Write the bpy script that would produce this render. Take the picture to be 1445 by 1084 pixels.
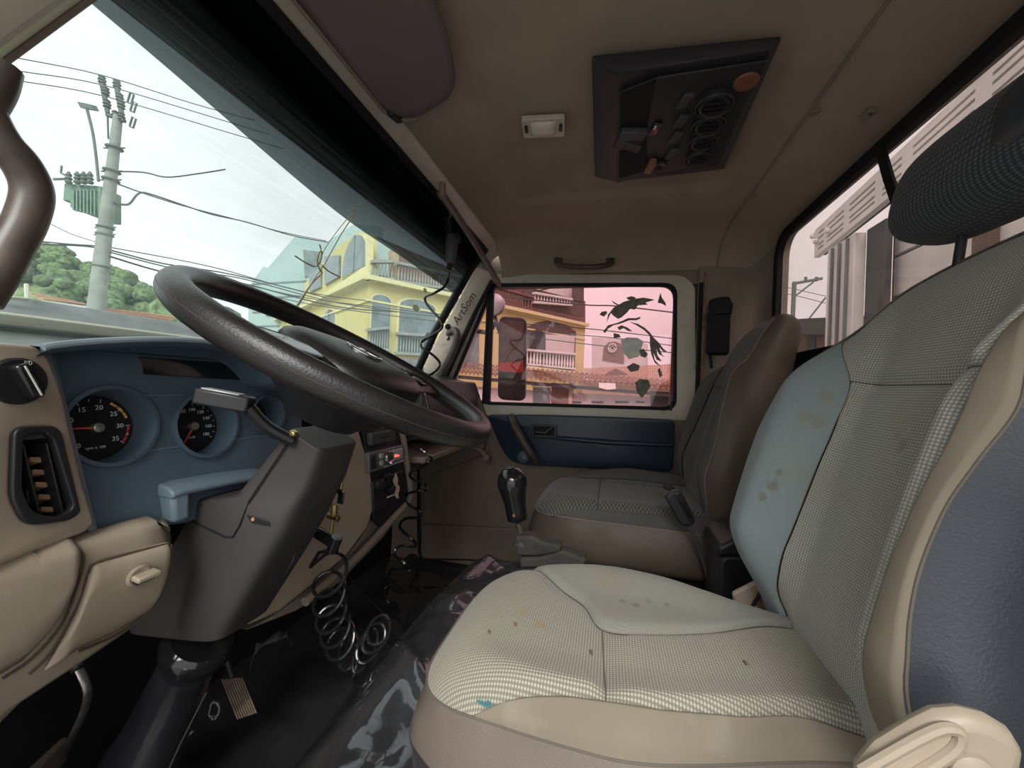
import bpy, bmesh, math, random
from mathutils import Vector, Matrix
random.seed(7)
for o in list(bpy.data.objects): bpy.data.objects.remove(o)
SC = bpy.context.scene
COL = SC.collection
V = Vector
# ------------------------------------------------------------------ camera
W, H, F = 1445, 1084, 550.0
CAM = V((0, 0, .85))
_vx, _roll = (862, 552), math.radians(2.3)
_X = V(((_vx[0]-W/2)/F, -(_vx[1]-H/2)/F, 1)).normalized()
_up = V((math.sin(_roll), math.cos(_roll), 0))
_Z = (_up - _up.dot(_X)*_X).normalized()
_Y = _Z.cross(_X)
if _Y.x > 0: _Y = -_Y
MR = Matrix((_X, _Y, _Z))                      # camera (right, up, forward) -> world
right, up, fwd = MR.col[0].copy(), MR.col[1].copy(), MR.col[2].copy()
cd = bpy.data.cameras.new('camera'); cam = bpy.data.objects.new('camera', cd); COL.objects.link(cam)
cd.sensor_width = 36; cd.lens = 36*F/W; cd.clip_start = .01; cd.clip_end = 600
m = Matrix((right, up, -fwd)).transposed().to_4x4(); m.translation = CAM
cam.matrix_world = m
SC.camera = cam
# ------------------------------------------------------------------ world, sun, exposure
wd = bpy.data.worlds.new('sky'); SC.world = wd; wd.use_nodes = True
nt = wd.node_tree; nt.nodes.clear()
o_ = nt.nodes.new('ShaderNodeOutputWorld'); b_ = nt.nodes.new('ShaderNodeBackground')
tc = nt.nodes.new('ShaderNodeTexCoord'); nz = nt.nodes.new('ShaderNodeTexNoise'); cr = nt.nodes.new('ShaderNodeValToRGB')
nz.inputs['Scale'].default_value = 2.2; nz.inputs['Detail'].default_value = 4
cr.color_ramp.elements[0].position = .35; cr.color_ramp.elements[0].color = (.66, .66, .69, 1)
cr.color_ramp.elements[1].position = .7; cr.color_ramp.elements[1].color = (1, 1, 1, 1)
nt.links.new(tc.outputs['Generated'], nz.inputs['Vector']); nt.links.new(nz.outputs['Fac'], cr.inputs['Fac'])
nt.links.new(cr.outputs['Color'], b_.inputs['Color']); nt.links.new(b_.outputs[0], o_.inputs[0])
b_.inputs['Strength'].default_value = .8
sl = bpy.data.lights.new('sun', 'SUN'); so = bpy.data.objects.new('sun', sl); COL.objects.link(so)
sl.energy = 1.9; sl.angle = math.radians(35); sl.color = (1, .98, .95)
so.rotation_euler = V((-.75, -.1, .65)).to_track_quat('Z', 'Y').to_euler()   # bright part of the overcast sky, driver's side
SC.view_settings.view_transform = 'Standard'; SC.view_settings.look = 'None'
SC.view_settings.gamma = 1; SC.view_settings.use_curve_mapping = False
SC.view_settings.exposure = .98

# ------------------------------------------------------------------ helpers: pixels to points
def ray(px, py): return MR @ V(((px-W/2)/F, -(py-H/2)/F, 1))
def at(px, py, ax, v):
    d = ray(px, py); i = 'xyz'.index(ax); return CAM + d*((v-CAM[i])/d[i])
def on(px, py, O, N):
    d = ray(px, py); return CAM + d*((O-CAM).dot(N)/d.dot(N))
def dp(px, py, D): return CAM + ray(px, py)*D

# ------------------------------------------------------------------ helpers: materials
MATS = {}
def mat(name, col, rough=.6, metal=0, spec=.5, var=.12, vscale=8, bump=0, bscale=200, col2=None, coat=0, emit=0, bdist=.001, stain=None, sscale=6, slo=.58):
    if name in MATS: return MATS[name]
    M = bpy.data.materials.new(name); M.use_nodes = True; n = M.node_tree; p = n.nodes['Principled BSDF']; L = n.links.new
    tc = n.nodes.new('ShaderNodeTexCoord'); nz = n.nodes.new('ShaderNodeTexNoise')
    nz.inputs['Scale'].default_value = vscale; nz.inputs['Detail'].default_value = 5
    L(tc.outputs['Object'], nz.inputs['Vector'])
    mx = n.nodes.new('ShaderNodeMix'); mx.data_type = 'RGBA'
    c2 = col2 or tuple(max(0, c*(1-var)) for c in col); c1 = col if col2 else tuple(min(1, c*(1+var)) for c in col)
    mx.inputs[6].default_value = (*c1, 1); mx.inputs[7].default_value = (*c2, 1)
    rmp = n.nodes.new('ShaderNodeValToRGB'); rmp.color_ramp.elements[0].position = .35; rmp.color_ramp.elements[1].position = .65
    L(nz.outputs['Fac'], rmp.inputs['Fac']); L(rmp.outputs['Color'], mx.inputs[0])
    out = mx.outputs[2]
    if stain:
        n2 = n.nodes.new('ShaderNodeTexNoise'); n2.inputs['Scale'].default_value = sscale; n2.inputs['Detail'].default_value = 6
        L(tc.outputs['Object'], n2.inputs['Vector'])
        r2 = n.nodes.new('ShaderNodeValToRGB'); r2.color_ramp.elements[0].position = slo; r2.color_ramp.elements[1].position = slo+.14
        r2.color_ramp.elements[1].color = (.6, .6, .6, 1)
        m2 = n.nodes.new('ShaderNodeMix'); m2.data_type = 'RGBA'; m2.inputs[7].default_value = (*stain, 1)
        L(n2.outputs['Fac'], r2.inputs['Fac']); L(r2.outputs['Color'], m2.inputs[0]); L(out, m2.inputs[6]); out = m2.outputs[2]
    L(out, p.inputs['Base Color'])
    p.inputs['Roughness'].default_value = rough; p.inputs['Metallic'].default_value = metal
    p.inputs['Specular IOR Level'].default_value = spec; p.inputs['Coat Weight'].default_value = coat
    if emit: p.inputs['Emission Color'].default_value = (*col, 1); p.inputs['Emission Strength'].default_value = emit
    if bump:
        nb = n.nodes.new('ShaderNodeTexNoise'); nb.inputs['Scale'].default_value = bscale; nb.inputs['Detail'].default_value = 3
        bp = n.nodes.new('ShaderNodeBump'); bp.inputs['Strength'].default_value = bump; bp.inputs['Distance'].default_value = bdist
        L(tc.outputs['Object'], nb.inputs['Vector']); L(nb.outputs['Fac'], bp.inputs['Height']); L(bp.outputs[0], p.inputs['Normal'])
    MATS[name] = M; return M

def glass(name, tint, haze=(.8, .85, .83), hz=.04, streak=0, sdir=(3, 60, 3), refl=1.0):
    """thin pane: tinted see-through + mirror reflection + dusty film"""
    M = bpy.data.materials.new(name); M.use_nodes = True; n = M.node_tree; n.nodes.clear(); L = n.links.new
    out = n.nodes.new('ShaderNodeOutputMaterial'); tr = n.nodes.new('ShaderNodeBsdfTransparent'); tr.inputs[0].default_value = (*tint, 1)
    gl = n.nodes.new('ShaderNodeBsdfGlossy'); gl.inputs['Roughness'].default_value = .02
    lw = n.nodes.new('ShaderNodeLayerWeight'); pw = n.nodes.new('ShaderNodeMath'); pw.operation = 'POWER'; pw.inputs[1].default_value = 5
    fr = n.nodes.new('ShaderNodeMath'); fr.operation = 'MULTIPLY_ADD'; fr.inputs[1].default_value = .7*refl; fr.inputs[2].default_value = .045*refl
    L(lw.outputs['Facing'], pw.inputs[0]); L(pw.outputs[0], fr.inputs[0])
    a = n.nodes.new('ShaderNodeMixShader'); L(fr.outputs[0], a.inputs[0]); L(tr.outputs[0], a.inputs[1]); L(gl.outputs[0], a.inputs[2])
    df = n.nodes.new('ShaderNodeBsdfDiffuse'); df.inputs[0].default_value = (*haze, 1)
    tl = n.nodes.new('ShaderNodeBsdfTranslucent'); tl.inputs[0].default_value = (*haze, 1)
    ad = n.nodes.new('ShaderNodeMixShader'); ad.inputs[0].default_value = .6; L(df.outputs[0], ad.inputs[1]); L(tl.outputs[0], ad.inputs[2])
    b = n.nodes.new('ShaderNodeMixShader'); b.inputs[0].default_value = hz
    L(a.outputs[0], b.inputs[1]); L(ad.outputs[0], b.inputs[2]); L(b.outputs[0], out.inputs[0])
    if streak:
        tc = n.nodes.new('ShaderNodeTexCoord'); mp = n.nodes.new('ShaderNodeMapping'); mp.inputs['Scale'].default_value = sdir
        nz = n.nodes.new('ShaderNodeTexNoise'); nz.inputs['Scale'].default_value = 3; nz.inputs['Detail'].default_value = 8; nz.inputs['Roughness'].default_value = .7
        mr = n.nodes.new('ShaderNodeMapRange'); mr.inputs[1].default_value = .4; mr.inputs[2].default_value = .75; mr.inputs[3].default_value = hz; mr.inputs[4].default_value = hz+streak
        L(tc.outputs['Object'], mp.inputs[0]); L(mp.outputs[0], nz.inputs['Vector']); L(nz.outputs['Fac'], mr.inputs[0]); L(mr.outputs[0], b.inputs[0])
    MATS[name] = M; return M

def weave(name, base, dot, stainc, scale=1.0, zig=False, cell=.0046, stain_pts=(), amt=1.0):
    """woven seat cloth driven by metric UVs: small bright loops on a darker ground, plus stains and wear"""
    M = bpy.data.materials.new(name); M.use_nodes = True; n = M.node_tree; p = n.nodes['Principled BSDF']; L = n.links.new
    uv = n.nodes.new('ShaderNodeUVMap'); tc = n.nodes.new('ShaderNodeTexCoord')
    sp = n.nodes.new('ShaderNodeSeparateXYZ'); L(uv.outputs[0], sp.inputs[0])
    def mth(op, a, b=None, c=None):
        q = n.nodes.new('ShaderNodeMath'); q.operation = op
        for i, x in enumerate((a, b, c)):
            if x is None: continue
            if isinstance(x, (int, float)): q.inputs[i].default_value = x
            else: L(x, q.inputs[i])
        return q.outputs[0]
    k = 2*math.pi/cell
    if not zig:
        sx = mth('SINE', mth('MULTIPLY', sp.outputs[0], k)); sy = mth('SINE', mth('MULTIPLY', sp.outputs[1], k*1.15))
        hgt = mth('MULTIPLY', mth('ADD', mth('ADD', sx, sy), 2.0), .25)
        fac = n.nodes.new('ShaderNodeMapRange'); fac.inputs[1].default_value = .45; fac.inputs[2].default_value = .85; L(hgt, fac.inputs[0]); fac = fac.outputs[0]
    else:
        zz = mth('PINGPONG', mth('MULTIPLY', sp.outputs[0], 1/.018), .5)
        yy = mth('ADD', mth('MULTIPLY', sp.outputs[1], 1/.011), mth('MULTIPLY', mth('ROUND', mth('MULTIPLY', zz, 2.0)), .5))
        fr = mth('FRACT', yy); fac0 = mth('LESS_THAN', fr, .22)
        fac = mth('MULTIPLY', fac0, .8); hgt = fac
    nz = n.nodes.new('ShaderNodeTexNoise'); nz.inputs['Scale'].default_value = 5; nz.inputs['Detail'].default_value = 5; L(tc.outputs['Object'], nz.inputs['Vector'])
    rm = n.nodes.new('ShaderNodeMapRange'); rm.inputs[1].default_value = .5; rm.inputs[2].default_value = .72; rm.inputs[4].default_value = .55*amt; L(nz.outputs['Fac'], rm.inputs[0])
    m1 = n.nodes.new('ShaderNodeMix'); m1.data_type = 'RGBA'; m1.inputs[6].default_value = (*base, 1); m1.inputs[7].default_value = (*dot, 1); L(fac, m1.inputs[0])
    m2 = n.nodes.new('ShaderNodeMix'); m2.data_type = 'RGBA'; m2.inputs[7].default_value = (*stainc, 1); L(rm.outputs[0], m2.inputs[0]); L(m1.outputs[2], m2.inputs[6])
    out = m2.outputs[2]
    for (P, r, c, am) in stain_pts:            # stains with a place of their own on the cloth (object coordinates)
        sb = n.nodes.new('ShaderNodeVectorMath'); sb.operation = 'DISTANCE'; sb.inputs[1].default_value = P
        L(tc.outputs['Object'], sb.inputs[0])
        n3 = n.nodes.new('ShaderNodeTexNoise'); n3.inputs['Scale'].default_value = 55; n3.inputs['Detail'].default_value = 4; L(tc.outputs['Object'], n3.inputs['Vector'])
        dd = mth('ADD', sb.outputs['Value'], mth('MULTIPLY', mth('SUBTRACT', n3.outputs['Fac'], .5), r*2.2))
        mr = n.nodes.new('ShaderNodeMapRange'); mr.inputs[1].default_value = r; mr.inputs[2].default_value = r*.3; mr.inputs[4].default_value = am; L(dd, mr.inputs[0])
        m3 = n.nodes.new('ShaderNodeMix'); m3.data_type = 'RGBA'; m3.inputs[7].default_value = (*c, 1); L(mr.outputs[0], m3.inputs[0]); L(out, m3.inputs[6]); out = m3.outputs[2]
    L(out, p.inputs['Base Color']); p.inputs['Roughness'].default_value = .9; p.inputs['Specular IOR Level'].default_value = .2
    p.inputs['Sheen Weight'].default_value = .15
    bp = n.nodes.new('ShaderNodeBump'); bp.inputs['Strength'].default_value = .5; bp.inputs['Distance'].default_value = .0012
    L(hgt, bp.inputs['Height']); L(bp.outputs[0], p.inputs['Normal'])
    MATS[name] = M; return M

# ------------------------------------------------------------------ helpers: objects
def tag(o, label=None, cat=None, group=None, kind=None):
    if label: o['label'] = label
    if cat: o['category'] = cat
    if group: o['group'] = group
    if kind: o['kind'] = kind
    return o
def thing(name, loc, label, cat, group=None):
    o = bpy.data.objects.new(name, None); COL.objects.link(o); o.location = loc; o.empty_display_size = .05
    return tag(o, label, cat, group)
def wloc(o):
    p = V((0, 0, 0))
    while o: p = p + o.location; o = o.parent
    return p
class MB:
    def __init__(s): s.v = []; s.f = []; s.uv = None
    def add(s, vs, fs):
        b = len(s.v); s.v += [V(v) for v in vs]; s.f += [tuple(i+b for i in f) for f in fs]; return s
    def box(s, a, b):
        x0, y0, z0 = a; x1, y1, z1 = b
        return s.add([(x0,y0,z0),(x1,y0,z0),(x1,y1,z0),(x0,y1,z0),(x0,y0,z1),(x1,y0,z1),(x1,y1,z1),(x0,y1,z1)],
                     [(0,3,2,1),(4,5,6,7),(0,1,5,4),(1,2,6,5),(2,3,7,6),(3,0,4,7)])
    def obox(s, c, ux, uy, uz):
        """oriented box: centre and three half-extent vectors"""
        c, ux, uy, uz = V(c), V(ux), V(uy), V(uz)
        vs = [c+ux*i+uy*j+uz*k for k in (-1,1) for j in (-1,1) for i in (-1,1)]
        return s.add(vs, [(0,2,3,1),(4,5,7,6),(0,1,5,4),(1,3,7,5),(3,2,6,7),(2,0,4,6)])
    def grid(s, rows, close_u=False, close_v=False, cap=False):
        n, m = len(rows), len(rows[0]); vs = [p for r in rows for p in r]; fs = []
        for i in range(n if close_u else n-1):
            for j in range(m if close_v else m-1):
                i2, j2 = (i+1) % n, (j+1) % m
                fs.append((i*m+j, i*m+j2, i2*m+j2, i2*m+j))
        if cap: fs.append(tuple(range(m))[::-1]); fs.append(tuple((n-1)*m+j for j in range(m)))
        return s.add(vs, fs)
    def tube(s, path, r, n=10, closed=False, cap=True, flat=1.0, upv=None):
        path = [V(p) for p in path]; N = len(path); rows = []
        t0 = None; a = None
        for i, p in enumerate(path):
            if closed: t = (path[(i+1) % N]-path[i-1]).normalized()
            else: t = (path[min(i+1, N-1)]-path[max(i-1, 0)]).normalized()
            if a is None:
                a = V(upv) if upv else (V((0,0,1)) if abs(t.z) < .9 else V((1,0,0)))
            a = (a - a.dot(t)*t).normalized()
            b = t.cross(a); rr = r(i/(max(N-1,1))) if callable(r) else (r[i] if isinstance(r, (list, tuple)) else r)
            rows.append([p + a*math.cos(k*2*math.pi/n)*rr*flat + b*math.sin(k*2*math.pi/n)*rr for k in range(n)])
        return s.grid(rows, close_u=closed, close_v=True, cap=cap and not closed)
    def lathe(s, c, axis, prof, n=28, cap=True, ref=None):
        """prof: (radius, height along axis)"""
        c, ax = V(c), V(axis).normalized(); a = V(ref) if ref else (V((0,0,1)) if abs(ax.z) < .9 else V((1,0,0)))
        a = (a-a.dot(ax)*ax).normalized(); b = ax.cross(a)
        rows = [[c+ax*h+(a*math.cos(k*2*math.pi/n)+b*math.sin(k*2*math.pi/n))*r for k in range(n)] for r, h in prof]
        return s.grid(rows, close_v=True, cap=cap)
    def prism(s, pts, vec):
        pts = [V(p) for p in pts]; n = len(pts); vec = V(vec)
        return s.add(pts+[p+vec for p in pts], [tuple(range(n))[::-1], tuple(range(n, 2*n))]+[(i, (i+1) % n, n+(i+1) % n, n+i) for i in range(n)])
    def build(s, name, m, parent=None, smooth=False, bevel=0, seg=2, sub=0, ang=40):
        me = bpy.data.meshes.new(name); off = wloc(parent) if parent else V((0,0,0))
        me.from_pydata([tuple(v-off) for v in s.v], [], s.f); me.materials.append(m if not isinstance(m, str) else MATS[m])
        if s.uv:
            l = me.uv_layers.new(name='UVMap')
            for poly in me.polygons:
                for li in poly.loop_indices: l.data[li].uv = s.uv[me.loops[li].vertex_index]
        bm = bmesh.new(); bm.from_mesh(me)
        if not s.uv: bmesh.ops.recalc_face_normals(bm, faces=bm.faces)
        bm.to_mesh(me); bm.free()
        o = bpy.data.objects.new(name, me); COL.objects.link(o)
        if parent: o.parent = parent
        if smooth or bevel:
            for p in me.polygons: p.use_smooth = True
            me.set_sharp_from_angle(angle=math.radians(ang))
        if bevel:
            b = o.modifiers.new('bevel', 'BEVEL'); b.width = bevel; b.segments = seg; b.limit_method = 'ANGLE'; b.angle_limit = math.radians(35)
        if sub:
            b = o.modifiers.new('sub', 'SUBSURF'); b.levels = sub; b.render_levels = sub
        return o
def catmull(pts, n=8, closed=False):
    P = [V(p) for p in pts]; N = len(P); out = []
    for i in range(N if closed else N-1):
        g = lambda k: P[k % N] if closed else P[max(0, min(N-1, k))]
        p0, p1, p2, p3 = g(i-1), g(i), g(i+1), g(i+2)
        for k in range(n):
            t = k/n; out.append(.5*((2*p1)+(p2-p0)*t+(2*p0-5*p1+4*p2-p3)*t*t+(-p0+3*p1-3*p2+p3)*t**3))
    if not closed: out.append(P[-1].copy())
    return out
def resample(pts, n):
    P = [V(p) for p in pts]; L = [0]
    for i in range(1, len(P)): L.append(L[-1]+(P[i]-P[i-1]).length)
    out = []; j = 0
    for k in range(n):
        d = L[-1]*k/(n-1)
        while j < len(P)-2 and L[j+1] < d: j += 1
        t = (d-L[j])/max(1e-9, L[j+1]-L[j]); out.append(P[j].lerp(P[j+1], min(1, max(0, t))))
    return out
def rrect(u0, v0, u1, v1, r, n=6):
    out = []
    for (cx, cy, a0) in ((u1-r, v1-r, 0), (u0+r, v1-r, 90), (u0+r, v0+r, 180), (u1-r, v0+r, 270)):
        for k in range(n+1):
            a = math.radians(a0+90*k/n); out.append((cx+r*math.cos(a), cy+r*math.sin(a)))
    return out
def roundpoly(pts, r, n=5):
    out = []; N = len(pts)
    for i in range(N):
        a, b, c = V(pts[i-1]).to_2d(), V(pts[i]).to_2d(), V(pts[(i+1) % N]).to_2d()
        rr = r[i] if isinstance(r, (list, tuple)) else r
        d1, d2 = (a-b), (c-b); k = min(rr, d1.length*.45, d2.length*.45)
        p, q = b+d1.normalized()*k, b+d2.normalized()*k
        for j in range(n+1):
            t = j/n; out.append(tuple((1-t)**2*p+2*t*(1-t)*b+t*t*q))
    return out
def plate(name, m, outer, holes, O, U, Vv, thick, parent=None, bevel=0, smooth=True):
    """flat plate with holes in the plane O + u U + v V, extruded by thick along U x V"""
    cu = bpy.data.curves.new('tmp', 'CURVE'); cu.dimensions = '2D'; cu.fill_mode = 'BOTH'
    for loop in [outer]+list(holes):
        s = cu.splines.new('POLY'); s.points.add(len(loop)-1); s.use_cyclic_u = True
        for i, p in enumerate(loop): s.points[i].co = (p[0], p[1], 0, 1)
    cu.extrude = max(1e-5, thick/2-bevel); cu.bevel_depth = bevel; cu.bevel_resolution = 2
    if bevel: cu.offset = -bevel
    t = bpy.data.objects.new('tmp', cu); COL.objects.link(t)
    dg = bpy.context.evaluated_depsgraph_get(); me = bpy.data.meshes.new_from_object(t.evaluated_get(dg))
    bpy.data.objects.remove(t); bpy.data.curves.remove(cu)
    U, Vv = V(U).normalized(), V(Vv).normalized(); N = U.cross(Vv); off = wloc(parent) if parent else V((0,0,0))
    for v in me.vertices: v.co = V(O)+U*v.co.x+Vv*v.co.y+N*(v.co.z+thick/2)-off
    me.name = name; me.materials.clear(); me.materials.append(MATS[m] if isinstance(m, str) else m)
    bm = bmesh.new(); bm.from_mesh(me); bmesh.ops.remove_doubles(bm, verts=bm.verts, dist=1e-6); bmesh.ops.recalc_face_normals(bm, faces=bm.faces); bm.to_mesh(me); bm.free()
    for p in me.polygons: p.use_smooth = smooth
    me.set_sharp_from_angle(angle=math.radians(35))
    o = bpy.data.objects.new(name, me); COL.objects.link(o)
    if parent: o.parent = parent
    return o
def text(name, m, s, O, U, Vv, size, parent=None, ext=.0003, align='CENTER', shear=0):
    cu = bpy.data.curves.new('tmp', 'FONT'); cu.body = s; cu.size = size; cu.extrude = ext; cu.align_x = align; cu.align_y = 'CENTER'; cu.resolution_u = 2; cu.shear = shear
    t = bpy.data.objects.new('tmp', cu); COL.objects.link(t)
    dg = bpy.context.evaluated_depsgraph_get(); me = bpy.data.meshes.new_from_object(t.evaluated_get(dg))
    bpy.data.objects.remove(t); bpy.data.curves.remove(cu)
    U, Vv = V(U).normalized(), V(Vv).normalized(); N = U.cross(Vv); off = wloc(parent) if parent else V((0,0,0))
    for v in me.vertices: v.co = V(O)+U*v.co.x+Vv*v.co.y+N*v.co.z-off
    me.name = name; me.materials.clear(); me.materials.append(MATS[m])
    o = bpy.data.objects.new(name, me); COL.objects.link(o)
    if parent: o.parent = parent
    return o
def sm(a, b, x):
    t = max(0., min(1., (x-a)/(b-a))); return t*t*(3-2*t)

# ------------------------------------------------------------------ materials
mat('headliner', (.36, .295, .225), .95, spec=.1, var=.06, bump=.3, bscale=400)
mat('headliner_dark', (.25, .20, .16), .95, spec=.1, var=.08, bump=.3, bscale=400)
mat('visor_vinyl', (.17, .135, .13), .75, spec=.2, var=.05, bump=.2, bscale=500)
mat('cream_paint', (.56, .52, .42), .35, spec=.5, var=.05, stain=(.25, .2, .13), sscale=14, slo=.62)
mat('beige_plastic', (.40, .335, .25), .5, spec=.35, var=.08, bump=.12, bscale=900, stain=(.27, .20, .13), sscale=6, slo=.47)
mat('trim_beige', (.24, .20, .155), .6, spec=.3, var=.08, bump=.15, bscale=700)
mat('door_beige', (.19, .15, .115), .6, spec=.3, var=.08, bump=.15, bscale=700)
mat('blue_plastic', (.085, .128, .165), .45, spec=.4, var=.06, bump=.12, bscale=1200)
mat('blue_edge', (.16, .22, .26), .4, spec=.4, var=.06)
mat('navy_panel', (.020, .034, .055), .35, spec=.5, var=.1, bump=.1, bscale=900)
mat('dark_plastic', (.062, .06, .064), .5, spec=.4, var=.08, bump=.15, bscale=900)
mat('shroud_plastic', (.050, .045, .043), .55, spec=.4, var=.07, bump=.15, bscale=900)
mat('black_plastic', (.018, .018, .02), .42, spec=.5, var=.1)
mat('black_rubber', (.012, .012, .013), .7, spec=.3, var=.2)
mat('wheel_leather', (.014, .0125, .0125), .36, spec=.5, var=.2, bump=.5, bscale=420, bdist=.0008)
mat('gloss_black', (.012, .012, .013), .12, spec=.6, var=.1)
mat('vinyl_floor', (.022, .022, .025), .3, spec=.5, var=.3, bump=.4, bscale=20, bdist=.004)
mat('vinyl_hump', (.030, .031, .033), .09, spec=.6, var=.2, bump=.5, bscale=16, bdist=.003, coat=.6)
mat('console_roof', (.028, .027, .030), .45, spec=.4, var=.1, bump=.1, bscale=900)
mat('chrome', (.7, .7, .68), .2, metal=1, var=.05)
mat('steel', (.35, .33, .3), .35, metal=1, var=.2)
mat('brass', (.55, .42, .2), .35, metal=1, var=.2)
mat('brown_lever', (.085, .068, .055), .35, spec=.5, var=.3, vscale=30)
mat('grey_cloth', (.26, .258, .22), .95, spec=.1, var=.06, bump=.35, bscale=900, stain=(.30, .27, .19), sscale=7, slo=.53)
mat('teal_cloth', (.25, .30, .30), .95, spec=.1, var=.05, bump=.35, bscale=900, stain=(.25, .245, .20), sscale=6, slo=.56)
mat('tan_cloth', (.215, .185, .14), .95, spec=.1, var=.06, bump=.35, bscale=900, stain=(.31, .29, .24), sscale=7)
mat('brown_vinyl', (.17, .14, .115), .27, spec=.5, var=.1, bump=.5, bscale=350, bdist=.0009)
mat('slate_vinyl', (.038, .045, .054), .34, spec=.5, var=.08, bump=.5, bscale=350, bdist=.0009)
mat('thread', (.12, .105, .085), .8, var=.1)
mat('pcloth', (.095, .090, .083), .95, spec=.15, var=.06, bump=.35, bscale=900)
mat('pvinyl', (.10, .078, .058), .45, spec=.4, var=.06, bump=.3, bscale=40, bdist=.003)
mat('ppiping', (.22, .17, .14), .6, var=.1)
mat('seat_beige', (.37, .31, .235), .42, spec=.4, var=.05, bump=.1, bscale=600, stain=(.45, .37, .27), sscale=9, slo=.52)
mat('dial_black', (.012, .012, .013), .4, var=.1)
mat('white_print', (.75, .75, .72), .5, var=.02)
mat('orange_print', (.85, .42, .08), .5, var=.02)
mat('red_print', (.65, .06, .05), .5, var=.02)
mat('needle_red', (.9, .10, .08), .4, var=.02)
mat('knob_metal', (.5, .47, .42), .35, metal=.8, var=.1)
mat('dusty_slat', (.42, .26, .15), .85, var=.3, vscale=60)
mat('pedal_rubber', (.33, .26, .18), .8, var=.3, vscale=60)
mat('pedal_groove', (.05, .04, .035), .8)
mat('silver_plastic', (.45, .46, .47), .35, metal=.2, var=.05)
mat('radio_face', (.16, .13, .14), .25, spec=.6, var=.1)
mat('radio_red', (.9, .08, .05), .4, emit=1.2)
mat('cream_broken', (.7, .6, .45), .7, var=.1)
mat('lamp_lens', (.75, .68, .6), .3, var=.05)
mat('orange_knob', (.22, .08, .045), .5, var=.1)
mat('rust', (.35, .17, .09), .8, var=.4, vscale=60)
mat('wire_brass', (.62, .5, .28), .5, var=.1)
mat('ink', (.06, .045, .035), .8, var=.1)
mat('decal', (.22, .20, .17), .8, var=.25, vscale=40)
mat('decal_pale', (.8, .82, .72), .8, var=.1, vscale=40)
mat('mirror_face', (.8, .8, .8), .03, metal=1, var=0)
mat('reflection_red', (.8, .04, .04), .5, var=.05)  # reflected colours painted onto the side mirror, this and the brown below
mat('reflection_brown', (.12, .055, .035), .6, var=.4, vscale=18)
# exterior
mat('asphalt', (.33, .32, .31), .9, var=.15, vscale=1)
mat('concrete', (.27, .29, .26), .9, var=.15, vscale=3)
mat('pole_dark', (.12, .14, .13), .7, var=.1)
mat('transformer_green', (.15, .24, .18), .6, var=.15)
mat('cable', (.05, .055, .055), .7, var=.1)
mat('hill_green', (.13, .19, .09), .95, spec=.1, vscale=.35, col2=(.26, .32, .15), var=.3, bump=1, bscale=.6, bdist=2)
mat('tree_green', (.12, .17, .08), .95, spec=.1, vscale=1.5, var=.5)
mat('roof_tile', (.20, .09, .06), .85, var=.25, vscale=4)
mat('roof_tile_pale', (.42, .22, .12), .85, var=.25, vscale=4)
mat('yellow_wall', (.53, .47, .20), .9, var=.05, vscale=.6)
mat('yellow_light', (.62, .58, .32), .9, var=.04)
mat('bluegrey_wall', (.36, .47, .46), .9, var=.08, vscale=.5)
mat('slate_window', (.15, .19, .20), .3, spec=.5, var=.25, vscale=2)
mat('balcony_dark', (.10, .075, .065), .9, var=.2)
mat('baluster_white', (.62, .62, .58), .8, var=.1)
mat('baluster_grey', (.27, .29, .27), .8, var=.1)
mat('white_wall', (.50, .47, .45), .9, var=.08, vscale=.8)
mat('brown_wall', (.16, .095, .075), .9, var=.2)
mat('dark_opening', (.03, .028, .028), .6, var=.2)
mat('rack_white', (.78, .76, .73), .5, var=.1, vscale=5)
mat('rack_dark', (.05, .05, .052), .6, var=.1)
mat('rack_grey', (.16, .16, .165), .6, var=.2, vscale=6)
mat('visor_ext', (.008, .010, .012), .5, var=.1)
mat('body_paint', (.50, .46, .36), .35, var=.05)
mat('cowl_grey', (.16, .17, .175), .6, var=.25, vscale=20)
mat('tan_wall', (.40, .30, .2), .9, var=.1)
glass('windscreen_glass', (.80, .89, .85), haze=(.62, .80, .76), hz=.07, streak=.18, sdir=(1, 1.5, 26), refl=.45)
glass('pink_glass', (.86, .67, .685), hz=.015, haze=(.8, .6, .6))
glass('rear_glass', (.83, .76, .74), hz=.03, streak=.05)
glass('residue_film', (.42, .42, .33), haze=(.7, .7, .55), hz=.35)
# shade film: tint gradient across the windscreen top, outer visor's darkness painted into it
def film_mat():
    M = glass('shade_film', (.3, .34, .35), haze=(.35, .40, .40), hz=.05, streak=.30, sdir=(1, 1.5, 60), refl=.04); n = M.node_tree; L = n.links.new
    uv = n.nodes.new('ShaderNodeUVMap'); sp = n.nodes.new('ShaderNodeSeparateXYZ'); L(uv.outputs[0], sp.inputs[0])
    r = n.nodes.new('ShaderNodeValToRGB'); e = r.color_ramp.elements
    e[0].position = 0; e[0].color = (.11, .13, .135, 1); e[1].position = 1; e[1].color = (.004, .010, .015, 1)
    k = e.new(.34); k.color = (.055, .062, .066, 1); k = e.new(.58); k.color = (.007, .010, .014, 1)
    L(sp.outputs[1], r.inputs[0])
    for q in list(n.nodes):
        if q.type == 'BSDF_TRANSPARENT': L(r.outputs[0], q.inputs[0])
        if q.type == 'MAP_RANGE':
            to = q.outputs[0].links[0].to_socket
            for l in list(q.outputs[0].links): n.links.remove(l)
            mu = n.nodes.new('ShaderNodeMath'); mu.operation = 'MULTIPLY'
            r2 = n.nodes.new('ShaderNodeMapRange'); r2.inputs[1].default_value = .15; r2.inputs[2].default_value = .6; r2.inputs[3].default_value = 1; r2.inputs[4].default_value = .01
            L(sp.outputs[1], r2.inputs[0]); L(q.outputs[0], mu.inputs[0]); L(r2.outputs[0], mu.inputs[1]); L(mu.outputs[0], to)
film_mat()
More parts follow.
